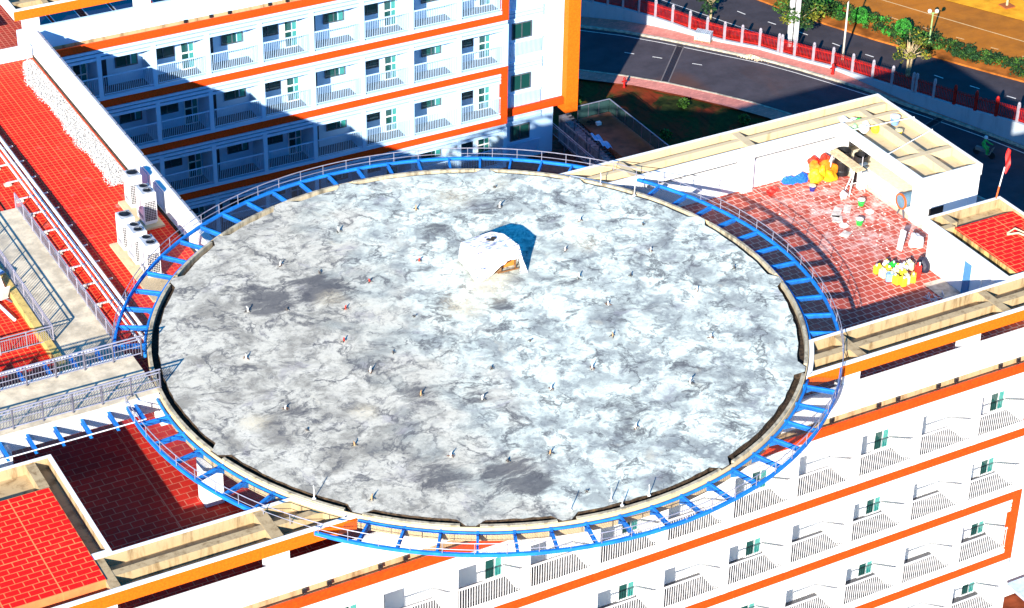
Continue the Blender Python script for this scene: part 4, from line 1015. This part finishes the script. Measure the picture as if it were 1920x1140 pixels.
# scooter and rider on the road, mostly behind the east canopy
t = thing('motor_scooter', 'dark motor scooter on the road beyond the white roof corner', 'scooter', (59.35, 31.0, ZG), R(-65))
for x in (-.62, .62): MB().lathe([(.16, -.05), (.27, -.05), (.29, 0), (.27, .05), (.16, .05)], 14).obj('wheel', MAT['black'], t, True)
for k, ch in enumerate([c for c in t.children]): ch.rotation_euler = (R(90), 0, 0); ch.location = ((-.62, .62)[k], 0, .29)
MB().box(-.7, .15, -.14, .14, .42, .68).box(.1, .45, -.12, .12, .25, .36).bar((.45, 0, .3), (.68, 0, .95), .2, .1).obj('body', cm('scooter_grey', (.20, .18, .16)), t, True)
MB().tube([(.66, -.32, 1.0), (.70, 0, 1.03), (.66, .32, 1.0)], .025, 6).obj('handlebar', MAT['black'], t, True)
def rider():
    t = thing('person', 'rider in a bright green jacket and pale helmet seated on the scooter', 'person', (59.35, 31.0, ZG + .0), R(-65))
    vs = [(-.2, 0, .78), (-.18, 0, 1.0), (-.1, 0, 1.25), (-.07, 0, 1.36), (-.05, 0, 1.45), (-.02, 0, 1.58), (-.08, .2, 1.27), (.18, .27, 1.08), (.52, .27, 1.03), (-.08, -.2, 1.27), (.18, -.27, 1.08), (.52, -.27, 1.03), (.22, .13, .74), (.25, .14, .36), (.40, .14, .32), (.22, -.13, .74), (.25, -.14, .36), (.40, -.14, .32)]
    es = [(0, 1), (1, 2), (2, 3), (3, 4), (4, 5), (2, 6), (6, 7), (7, 8), (2, 9), (9, 10), (10, 11), (0, 12), (12, 13), (13, 14), (0, 15), (15, 16), (16, 17)]
    rad = [.15, .15, .16, .08, .07, .10, .07, .055, .04, .07, .055, .04, .09, .065, .045, .09, .065, .045]
    me = bpy.data.meshes.new('body'); me.from_pydata(vs, es, []); me.materials.append(cm('green_jacket', (.02, .38, .07)))
    o = bpy.data.objects.new('body', me); col.objects.link(o); o.parent = t
    o.modifiers.new('skin', 'SKIN'); sv = me.skin_vertices[0].data
    for v, r_ in zip(sv, rad): v.radius = (r_, r_)
    sv[0].use_root = True
    o.modifiers.new('sub', 'SUBSURF').levels = 1; o.modifiers['sub'].render_levels = 1
    MB().lathe([(.02, .16), (.12, .1), (.15, 0), (.14, -.09), (.10, -.1)], 14, (-.02, 0, 1.6)).obj('helmet', cm('pale_helmet', (.55, .62, .66)), t, True, smooth=True)
rider()

# ================================================================== LOWER COURT
ct = thing('viewing_platform', 'shaded red-brown platform with glass railing on the lawn below the rear wing', 'platform', (34.6, 43, ZG))
zf = -17.9
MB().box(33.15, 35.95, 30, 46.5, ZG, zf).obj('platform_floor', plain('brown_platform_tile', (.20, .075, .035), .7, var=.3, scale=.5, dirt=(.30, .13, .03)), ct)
def glass_rail(p, q, n):
    p, q = Vector(p), Vector(q)
    MB().bar(p + Vector((0, 0, 1.1)), q + Vector((0, 0, 1.1)), .06, .05).obj('top_rail', MAT['rail'], ct)
    for i in range(n + 1):
        a = p.lerp(q, i / n); MB().bar(a, a + Vector((0, 0, 1.1)), .05, .05).obj('rail_post', MAT['raildark'], ct)
    MB().bar(p + Vector((0, 0, .55)), q + Vector((0, 0, .55)), .015, .95).obj('glass_panel', cm('smoked_green_glass', (.03, .07, .07), .15), ct)
glass_rail((33.2, 46.45, zf), (35.9, 46.45, zf), 3); glass_rail((35.9, 46.45, zf), (35.9, 30, zf), 14)
st = thing('outdoor_stair', 'long shaded grey stair flight beside the red-brown platform', 'stairs', (32.4, 43, ZG))
mb = MB()
for k in range(38): mb.box(32.2, 33.05, 47.5 - k * .4 - .4, 47.5 - k * .4, ZG, -17.8 - k * .035)
mb.obj('steps', plain('grey_stair_concrete', (.24, .22, .24), .9, var=.2), st)
mb = MB()
for k in range(36): mb.box(32.7, 33.06, 47.3 - k * .4 - .16, 47.3 - k * .4, -17.79 - k * .033, -17.72 - k * .033)
mb.obj('stair_nosing', cm('dark_nosing', (.03, .025, .03), .8), st)
rail_run((31.2, 48.2, -18.8), (31.2, 38, -18.9), 1.0, 8, 60, MAT['rail']).obj('handrail', MAT['rail'], st)
sc = thing('scaffold', 'dark steel scaffold frame standing in the shaded court under a blue sheet', 'scaffold', (32.0, 43.4, ZG))
for (x, y) in ((31.4, 45.2), (31.4, 43.4), (31.4, 41.6), (32.2, 45.2), (32.2, 43.4), (32.2, 41.6)): MB().tube([(x, y, ZG), (x, y, -17.2)], .05, 6).obj('upright', MAT['raildark'], sc)
mb = MB()
for z in (-19, -18.2, -17.3): mb.tube([(31.4, 45.2, z), (31.4, 41.6, z)], .035, 5).tube([(32.2, 45.2, z), (32.2, 41.6, z)], .035, 5)
mb.tube([(31.4, 45.2, -19.6), (31.4, 43.4, -17.4)], .035, 5).tube([(31.4, 43.4, -19.6), (31.4, 41.6, -17.4)], .035, 5)
mb.obj('brace', MAT['raildark'], sc)
mb = MB(); n = 8
vs = [(32.0 + .9 * i / n, 42.6 - 1.8 * j / n, -17.1 + .10 * math.sin(i * 1.3) + .12 * math.cos(j * 1.1) - .05 * i) for i in range(n + 1) for j in range(n + 1)]
mb.add(vs, [(i * (n + 1) + j, i * (n + 1) + j + 1, (i + 1) * (n + 1) + j + 1, (i + 1) * (n + 1) + j) for i in range(n) for j in range(n)])
tag(mb.obj('blue_sheet', cm('pale_blue_sheet', (.20, .42, .70)), smooth=True), 'pale blue sagging plastic sheet draped over the dark scaffold', 'sheet')
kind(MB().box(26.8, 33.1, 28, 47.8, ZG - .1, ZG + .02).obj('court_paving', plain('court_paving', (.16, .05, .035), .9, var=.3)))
tag(MB().box(34.0, 34.35, 44.9, 45.2, zf, zf + .22).obj('white_bucket', MAT['white2']), 'white box standing on the shaded platform floor', 'box')
rr = random.Random(3)
mb = MB()
for k in range(6): mb.bar((33.6 + rr.uniform(-.1, .4), 45.3 + k * .13, zf + .05), (34.1 + rr.uniform(-.1, .2), 45.1 + k * .13, zf + .05), .06, .06)
tag(mb.obj('timber_pile', cm('dark_wood', (.03, .025, .02), .9)), 'small pile of dark timber sticks beside a white box on the platform', 'timber')
# glass awning at the lower right corner
aw = thing('entrance_awning', 'pale blue entrance awning at the bottom right foot of the front wing', 'awning', (29, -12.5, ZG))
MB().box(27.2, 40, -19.6, -10.8, -18.75, -18.6).obj('awning_roof', cm('pale_blue_roof_sheet', (.42, .50, .62), .5), aw)
for x in (27.5, 31): MB().box(x, x + .15, -14.4, -14.25, ZG, -18.75).obj('awning_post', MAT['rail'], aw)
MB().box(27.6, 33, -10.399, -10.33, -18.0, -17.2).obj('strip_window', cm('deep_blue_glass', (.004, .02, .09), .15), fw_)

# ================================================================== RIGHT TERRACE CLUTTER
Z3 = -3.0
def bucket(body, lidc, name, s=1.0):
    t = thing(name, '', 'bucket')
    MB().lathe([(.17 * s, 0), (.2 * s, .12 * s), (.235 * s, .36 * s), (.25 * s, .37 * s), (.245 * s, .40 * s)], 16).obj('pail', cm(*body), t, True, smooth=False)
    MB().lathe([(.24 * s, .401 * s), (.255 * s, .42 * s), (.25 * s, .45 * s), (.1 * s, .46 * s)], 16).obj('lid', cm(*lidc), t, True)
    MB().tube([(-.25 * s, 0, .36 * s), (-.2 * s, -.16 * s, .28 * s), (0, -.26 * s, .2 * s), (.2 * s, -.16 * s, .28 * s), (.25 * s, 0, .36 * s)], .012, 5).obj('handle', MAT['raildark'], t, True)
    return t
GB = ('bright_green_plastic', (.02, .55, .05)); WB = ('white_plastic', (.78, .78, .76)); NB = ('navy_plastic', (.02, .02, .22)); YB = ('yellow_plastic', (.72, .50, .03)); CB = ('cream_plastic', (.76, .66, .36)); BB = ('blue_white_plastic', (.20, .36, .68)); RB = ('red_plastic', (.66, .03, .02))
for b, l, x, y, z, s, lb in ((GB, WB, 27.35, 5.4, Z3, .85, 'green bucket with a white lid, farther of the two on the red terrace'), (GB, WB, 25.95, 3.65, Z3, .85, 'green bucket with a pale rim, nearer of the two on the red terrace'), (NB, CB, 25.85, 8.05, Z3, .8, 'navy bucket with a cream top in front of the orange sacks'),
                         (BB, WB, 32.0, 8.9, -.58, 1.2, 'blue and white paint bucket in the east roof tray'), (YB, CB, 31.3, 7.6, -.58, .9, 'yellow round tub lying in the east roof tray')):
    t = bucket(b, l, 'bucket', s); t.location = (x, y, z); t['label'] = lb
# container heap by the stair house
rr = random.Random(17)
spots = [(23.71, -1.04), (23.7, -1.53), (23.8, -2.01), (23.94, -2.39), (24.15, -2.68), (24.52, -2.56), (24.89, -2.63), (24.33, -.92), (24.54, -1.21), (24.74, -1.57), (25.06, -1.61), (25.49, -1.52), (24.3, -1.8), (24.6, -2.1), (24.1, -1.4)]
cs = [YB, CB, BB, YB, YB, CB, YB, WB, GB, WB, WB, CB, CB, YB, YB]; gp = 'containers heaped by the stair house'
def can(c, c2):
    t = thing('plastic_can', '', 'can', group=gp)
    MB().box(-.19, .19, -.13, .13, .0, .42).obj('jug', cm(*c), t, True, bevel=.05)
    MB().lathe([(.05, .42), (.05, .5), (.04, .51)], 10, (.08, 0, 0)).obj('cap', cm(*c2), t, True)
    MB().tube([(-.12, 0, .42), (-.1, 0, .5), (.0, 0, .5), (.02, 0, .42)], .025, 6).obj('handle', cm(*c), t, True); return t
for i, ((x, y), c) in enumerate(zip(spots, cs)):
    t = can(c, WB if c is not WB else YB); t.location = (x, y, Z3); t.rotation_euler = (0, 0, rr.uniform(0, 6)); t.scale = (1.15,) * 3
    nm = {YB: 'yellow', CB: 'cream', BB: 'blue and white', WB: 'white', GB: 'green'}[c]
    t['label'] = {'yellow': 'yellow plastic can with a white cap in the heap by the stair house', 'cream': 'cream plastic can in the heap by the stair house', 'white': 'white plastic can with a yellow cap in the heap by the stair house', 'green': 'only green plastic can in the heap by the stair house', 'blue and white': 'only blue plastic can at the front of the heap by the stair house'}[nm]
t = can(RB, WB); t.location = (25.3, -2.45, Z3); t.scale = (.9, .9, 1.9); t['label'] = 'tall red and white container at the right end of the can heap'
# crumpled sacks
def sack(name, label, cat, c, loc, s, seed, sq=.7, group=None, flat=1.0):
    me = bpy.data.meshes.new(name); bm = bmesh.new(); bmesh.ops.create_icosphere(bm, subdivisions=3, radius=1)
    rr = random.Random(seed); dirs = [(Vector((rr.uniform(-1, 1), rr.uniform(-1, 1), rr.uniform(-1, 1))).normalized(), rr.uniform(2, 6), rr.uniform(0, 6)) for _ in range(7)]
    for v in bm.verts:
        k = 1 + sum(.075 * math.sin(v.co.dot(dv) * fq + ph) for dv, fq, ph in dirs)
        v.co *= k; v.co.z = max(v.co.z, -sq); v.co.x *= s[0]; v.co.y *= s[1]; v.co.z = (v.co.z + sq) * s[2]
    bm.to_mesh(me); bm.free(); me.materials.append(cm(*c)); o = bpy.data.objects.new(name, me); col.objects.link(o); o.location = loc
    o.rotation_euler = (0, 0, rr.uniform(0, 6)); return tag(o, label, cat, group)
og = 'bright sacks heaped in the terrace corner'
OC = ('orange_fabric', (.80, .20, .01)); YC = ('amber_fabric', (.80, .42, .01)); RC_ = ('red_fabric', (.74, .03, .01))
for i, (c, x, y, z, s, lb) in enumerate(((YC, 26.55, 8.75, Z3, (.42, .36, .5), 'amber sack at the front of the bright heap in the terrace corner'), (OC, 26.75, 9.2, Z3 + .5, (.42, .36, .36), 'orange sack on top of the amber one, left side of the heap'), (RC_, 27.6, 9.35, Z3 + .62, (.32, .30, .44), 'red sack topping the bright heap in the corner'), (YC, 27.5, 8.75, Z3, (.5, .40, .40), 'amber sack at the right of the heap near the trestle'), (OC, 27.4, 9.2, Z3 + .25, (.46, .40, .46), 'large orange sack in the middle of the bright heap'), (RC_, 26.95, 9.55, Z3 + .55, (.32, .26, .38), 'red sack against the white wall behind the heap'), (OC, 27.95, 9.1, Z3 + .2, (.36, .36, .36), 'orange sack at the right rear of the heap'), (YC, 27.0, 8.9, Z3 + .3, (.36, .34, .4), 'small amber sack wedged in the heap centre'))):
    sack('sack', lb, 'sack', c, (x, y, z), s, 30 + i, group=og)
mb = MB(); rr = random.Random(4); nu, nv = 22, 7; vs = []
for i in range(nu + 1):
    for j in range(nv + 1):
        u, v_ = i / nu, j / nv; wd = .22 + .22 * math.sin(u * 3.1) + .06 * math.sin(u * 11)
        vs.append((24.75 + 1.9 * u, 9.62 - wd * v_ * 1.5 + .05 * math.sin(u * 9), Z3 + .02 + (.30 + .12 * math.sin(u * 8 + 1)) * math.sin(u * 3.0 + .1) * (1 - v_) ** 1.3 + rr.uniform(0, .05) + .05 * abs(math.sin(v_ * 9 + u * 14))))
mb.add(vs, [(i * (nv + 1) + j, i * (nv + 1) + j + 1, (i + 1) * (nv + 1) + j + 1, (i + 1) * (nv + 1) + j) for i in range(nu) for j in range(nv)])
tag(mb.obj('tarpaulin', cm('blue_tarp', (.01, .14, .74))), 'crumpled bright blue tarpaulin along the white far wall of the terrace', 'tarpaulin')
for i, (x, y, lb) in enumerate(((23.45, 8.75, 'left one of two red bowls near the terrace column'), (23.85, 8.95, 'right one of two red bowls near the terrace column'))):
    o = MB().lathe([(.10, 0), (.2, .1), (.26, .2), (.24, .2), (.18, .1), (.08, .03)], 16).obj('bowl', cm('red_plastic', (.66, .03, .02))); o.location = (x, y, Z3); tag(o, lb, 'bowl', 'red bowls on the terrace')
sack('white_bag', 'white knotted bag beside the trestle foot', 'bag', WB, (26.9, 6.5, Z3), (.24, .22, .28), 91)
sack('white_bag', 'large white round bag near the stair house wall', 'bag', WB, (27.3, .35, Z3), (.48, .42, .48), 92)
sack('black_bag', 'black sack at the corner of the stair house wall', 'bag', ('black_plastic_bag', (.012, .012, .03)), (26.15, -1.9, Z3), (.40, .36, .42), 93)
o = MB().bar((26.22, .35, Z3 + .02), (26.3, .25, Z3 + 1.3), .32, .05, (1, .4, 0)).obj('white_board', MAT['white2']); tag(o, 'narrow white board standing upright on the red terrace', 'board')
for i, (x, y, lb) in enumerate(((27.3, 4.55, 'white plastic lid lying right of the farther green bucket'), (25.1, 3.95, 'dark-rimmed white lid lying left of the nearer green bucket'))):
    o = MB().lathe([(.26, 0), (.27, .03), (.22, .035), (.20, .03), (.01, .03)], 18).obj('white_disc', cm(*WB)); o.location = (x, y, Z3); tag(o, lb, 'lid')
rr = random.Random(33)
for i, (x, y, sx, sy, lb) in enumerate(((25.6, 5.3, .55, .24, 'long white scrap board lying left of the green buckets'), (26.4, 5.4, .42, .20, 'pale scrap board between the trestle and the green buckets'), (25.2, 4.7, .34, .28, 'square white scrap on the broken tiles'), (24.6, 3.1, .3, .24, 'white powder-covered board nearest the deck side'))):
    a = rr.uniform(.2, 1.2); o = MB().box(-sx, sx, -sy, sy, 0, .05).obj('scrap_board', cm('dusty_board', (.66, .58, .52), .9, .2, 3)); o.location = (x, y, Z3); o.rotation_euler = (0, 0, a); tag(o, lb, 'board')
rr = random.Random(71); mb = MB()
for k in range(170):
    x = rr.gauss(26.0, 1.5); y = rr.gauss(4.6, 2.2); s_ = rr.uniform(.02, .09)
    if x > 28.4 or y > 9 or y < -2 or (x * x + y * y) < 18.5 ** 2: continue
    a = rr.uniform(0, 3); c, q = math.cos(a) * s_, math.sin(a) * s_; mb.add([(x + c, y + q, Z3 + .004), (x - q, y + c, Z3 + .004), (x - c, y - q, Z3 + .004), (x + q, y - c, Z3 + .004), (x, y, Z3 + s_ * .7)], [(0, 1, 4), (1, 2, 4), (2, 3, 4), (3, 0, 4)])
kind(mb.obj('plaster_chips', cm('plaster_chip', (.68, .58, .52), .9, .25)), 'stuff')
# trestle with planks
t = thing('trestle', 'tall pale trestle with long tan planks on top near the terrace corner', 'trestle', (27.9, 7.6, Z3))
MB().box(27.65, 27.95, 6.45, 9.2, -1.52, -1.46).box(28.0, 28.3, 6.5, 9.3, -1.52, -1.46).obj('plank', cm('tan_plank', (.60, .47, .28), .9, .15), t)
mb = MB()
for y in (6.8, 8.9):
    for (x0, x1) in ((27.35, 27.75), (28.45, 28.15)): mb.tube([(x0, y - .25, Z3), (x1, y, -1.52)], .035, 6).tube([(x0, y + .25, Z3), (x1, y, -1.52)], .035, 6)
    mb.tube([(27.45, y, -2.4), (28.4, y, -2.4)], .028, 6).tube([(27.7, y, -1.56), (28.25, y, -1.56)], .03, 6)
mb.obj('leg_frame', cm('white_plastic', (.78, .78, .76)), t)
for i, (x, y, r_, h, lb) in enumerate(((28.9, 9.0, .45, 1.5, 'black open barrel behind the planks in the terrace corner'), (29.2, 7.7, .40, 1.75, 'tall black barrel beside the white cabinet'))):
    o = MB().lathe([(r_, 0), (r_ * 1.03, .3), (r_, .33), (r_ * 1.03, h * .6), (r_, h * .63), (r_ * 1.04, h), (r_ * .92, h), (r_ * .9, h - .35), (.01, h - .36)], 20).obj('barrel', MAT['black']); o.location = (x - .35, y, Z3); tag(o, lb, 'barrel', 'black barrels in the terrace corner')
t = thing('cabinet', 'narrow white cabinet with dark shelves on top next to the black barrels', 'cabinet', (28.55, 7.0, Z3))
MB().box(28.3, 28.8, 6.85, 7.2, Z3, -1.95).obj('cabinet_body', MAT['white2'], t, bevel=.01)
mb = MB()
for k in range(3): mb.box(28.32, 28.78, 6.9, 7.15, -1.9 + k * .22, -1.86 + k * .22)
mb.obj('shelf', cm('blue_grey_metal', (.10, .14, .18)), t)
MB().tube([(28.3, 6.85, Z3), (28.3, 6.85, -.85)], .03, 6).obj('upright', MAT['alu'], t)
t = thing('hose_reel', 'silver drum with an orange rim on a stand by the white wall', 'reel', (28.9, 3.4, Z3))
o = MB().lathe([(.42, -.35), (.42, .35)], 20).obj('drum', cm('silver_metal', (.12, .22, .30), .4), t, True); o.rotation_euler = (0, R(90), 0); o.location = (0, 0, .95)
o = MB().lathe([(.38, 0), (.47, 0), (.47, .08), (.38, .08)], 20, cap=False).obj('rim', cm('orange_rim', (.70, .12, .02)), t, True); o.rotation_euler = (0, R(90), 0); o.location = (-.42, 0, .95)
MB().bar((-.3, -.3, 0), (-.3, 0, .8), .06).bar((-.3, .3, 0), (-.3, 0, .8), .06).bar((.3, -.3, 0), (.3, 0, .8), .06).bar((.3, .3, 0), (.3, 0, .8), .06).obj('stand', MAT['raildark'], t, True)
# bags in the east tray
for i, (c, x, y, lb) in enumerate((((WB), 29.45, 10.35, 'white bag at the far end of the heap in the east roof tray'), (WB, 29.9, 10.0, 'white bag in the middle of the east tray heap'), (GB, 30.05, 9.75, 'bright green bag in the east tray heap'), (WB, 29.5, 9.75, 'white bag at the left of the east tray heap'), (('pale_green_bag', (.35, .62, .30)), 29.35, 9.35, 'pale green bag in the east tray heap'), (WB, 30.2, 9.3, 'white bag at the right of the east tray heap'), (WB, 29.8, 8.95, 'flattened white bag at the near end of the east tray heap'), (YB, 30.4, 8.6, 'small yellow bag next to the east tray heap'))):
    sack('bag', lb, 'bag', c, (x, y, -.58), (.30, .26, .26), 60 + i, group='bags heaped in the east roof tray')
for i, (a, b, lb) in enumerate((((28.75, 8.6, -.05), (32.9, 8.3, -.05), 'thin white pipe laid across the east roof tray near the bags'), ((28.75, 5.3, -.05), (32.9, 6.6, -.05), 'thin white pipe laid across the middle of the east roof tray'))):
    tag(MB().tube([a, b], .03, 6).obj('thin_pipe', MAT['white2']), lb, 'pipe')
# wood curls on the right roof and flag
tag(MB().tube([(29.2, -4.6, -.22), (29.7, -4.9, -.1), (30.0, -5.2, -.21), (30.5, -5.5, -.2)], .06, 5).tube([(29.3, -4.5, -.22), (29.8, -4.5, -.05), (30.2, -5.1, -.2)], .05, 5).obj('driftwood', cm('pale_wood', (.60, .46, .28), .9)), 'pale crooked stick lying on the right red roof', 'stick')
t = thing('flag', 'red flag hanging on a red and white pole at the right stair house rim', 'flag', (31.0, -1.4, -.1))
MB().tube([(0, 0, -.3), (.28, -.06, 1.9)], .035, 7).obj('pole', MAT['white2'], t, True)
MB().tube([(0.03, -.01, -.1), (.12, -.03, .75)], .042, 7).obj('pole_sleeve', cm('orange_red', (.75, .12, .02)), t, True)
mb = MB(); nu, nv = 8, 12
vs = []
for j in range(nv + 1):
    z = 3.05 - j * .115
    for i in range(nu + 1):
        u = i / nu; wv = .10 * math.sin(u * 7 + j * .5)
        wd = .26 * math.sin(math.pi * min(1, (j + 1.5) / (nv + 2))) + .10
        vs.append((.30 + .10 * (1 - j / nv) - wd * .25 + u * wd, -.06 + wv * .8, z - u * .22 + .03 * math.sin(j)))
mb.add(vs, [(j * (nu + 1) + i, j * (nu + 1) + i + 1, (j + 1) * (nu + 1) + i + 1, (j + 1) * (nu + 1) + i) for j in range(nv) for i in range(nu)])
mb.obj('cloth', cm('red_flag_cloth', (.78, .012, .01)), t, True, smooth=True)
# tangled offcuts
rr = random.Random(8); mb = MB()
for k in range(26):
    x, y = 24.9 + rr.uniform(-.5, .5), -4.7 + rr.uniform(-.5, .5); a = rr.uniform(0, 6.3); l = rr.uniform(.1, .45)
    mb.bar((x, y, Z3 + rr.uniform(.02, .2)), (x + math.cos(a) * l, y + math.sin(a) * l, Z3 + rr.uniform(.02, .25)), .035, .035)
tag(mb.obj('offcut_pile', cm('pale_offcut', (.55, .55, .58), .8)), 'tangled heap of pale metal offcuts in the shaded terrace corner', 'offcuts')
# left roof, lower corner
t = thing('roof_sign_frame', 'white angular sign letter frame standing on the lower left red roof', 'sign frame', (-18.8, 18.2, -3.0))
MB().bar((-19.0, 19.2, -3), (-18.7, 18.6, -1.9), .5, .06).bar((-18.7, 18.6, -1.9), (-18.6, 17.6, -2.9), .5, .06).bar((-18.6, 17.6, -2.9), (-18.5, 17.2, -2.0), .4, .06).obj('letter_panel', MAT['white2'], t)
MB().bar((-18.9, 18.9, -2.95), (-18.3, 17.2, -2.95), .08).obj('base_bar', MAT['raildark'], t)
tag(MB().tube([(-19.3, 19.0, -2.9), (-18.75, 15.4, -2.9)], .09, 8).obj('loose_pipe', MAT['white2']), 'loose white pipe lying on the lower left red roof', 'pipe')
tag(MB().bar((-18.9, 20.6, -2.2), (-18.45, 18.9, -2.2), .9, .06).obj('roof_panel', cm('pale_blue_panel', (.25, .40, .62))), 'tilted pale blue panel at the left edge above the white sign frame', 'panel')
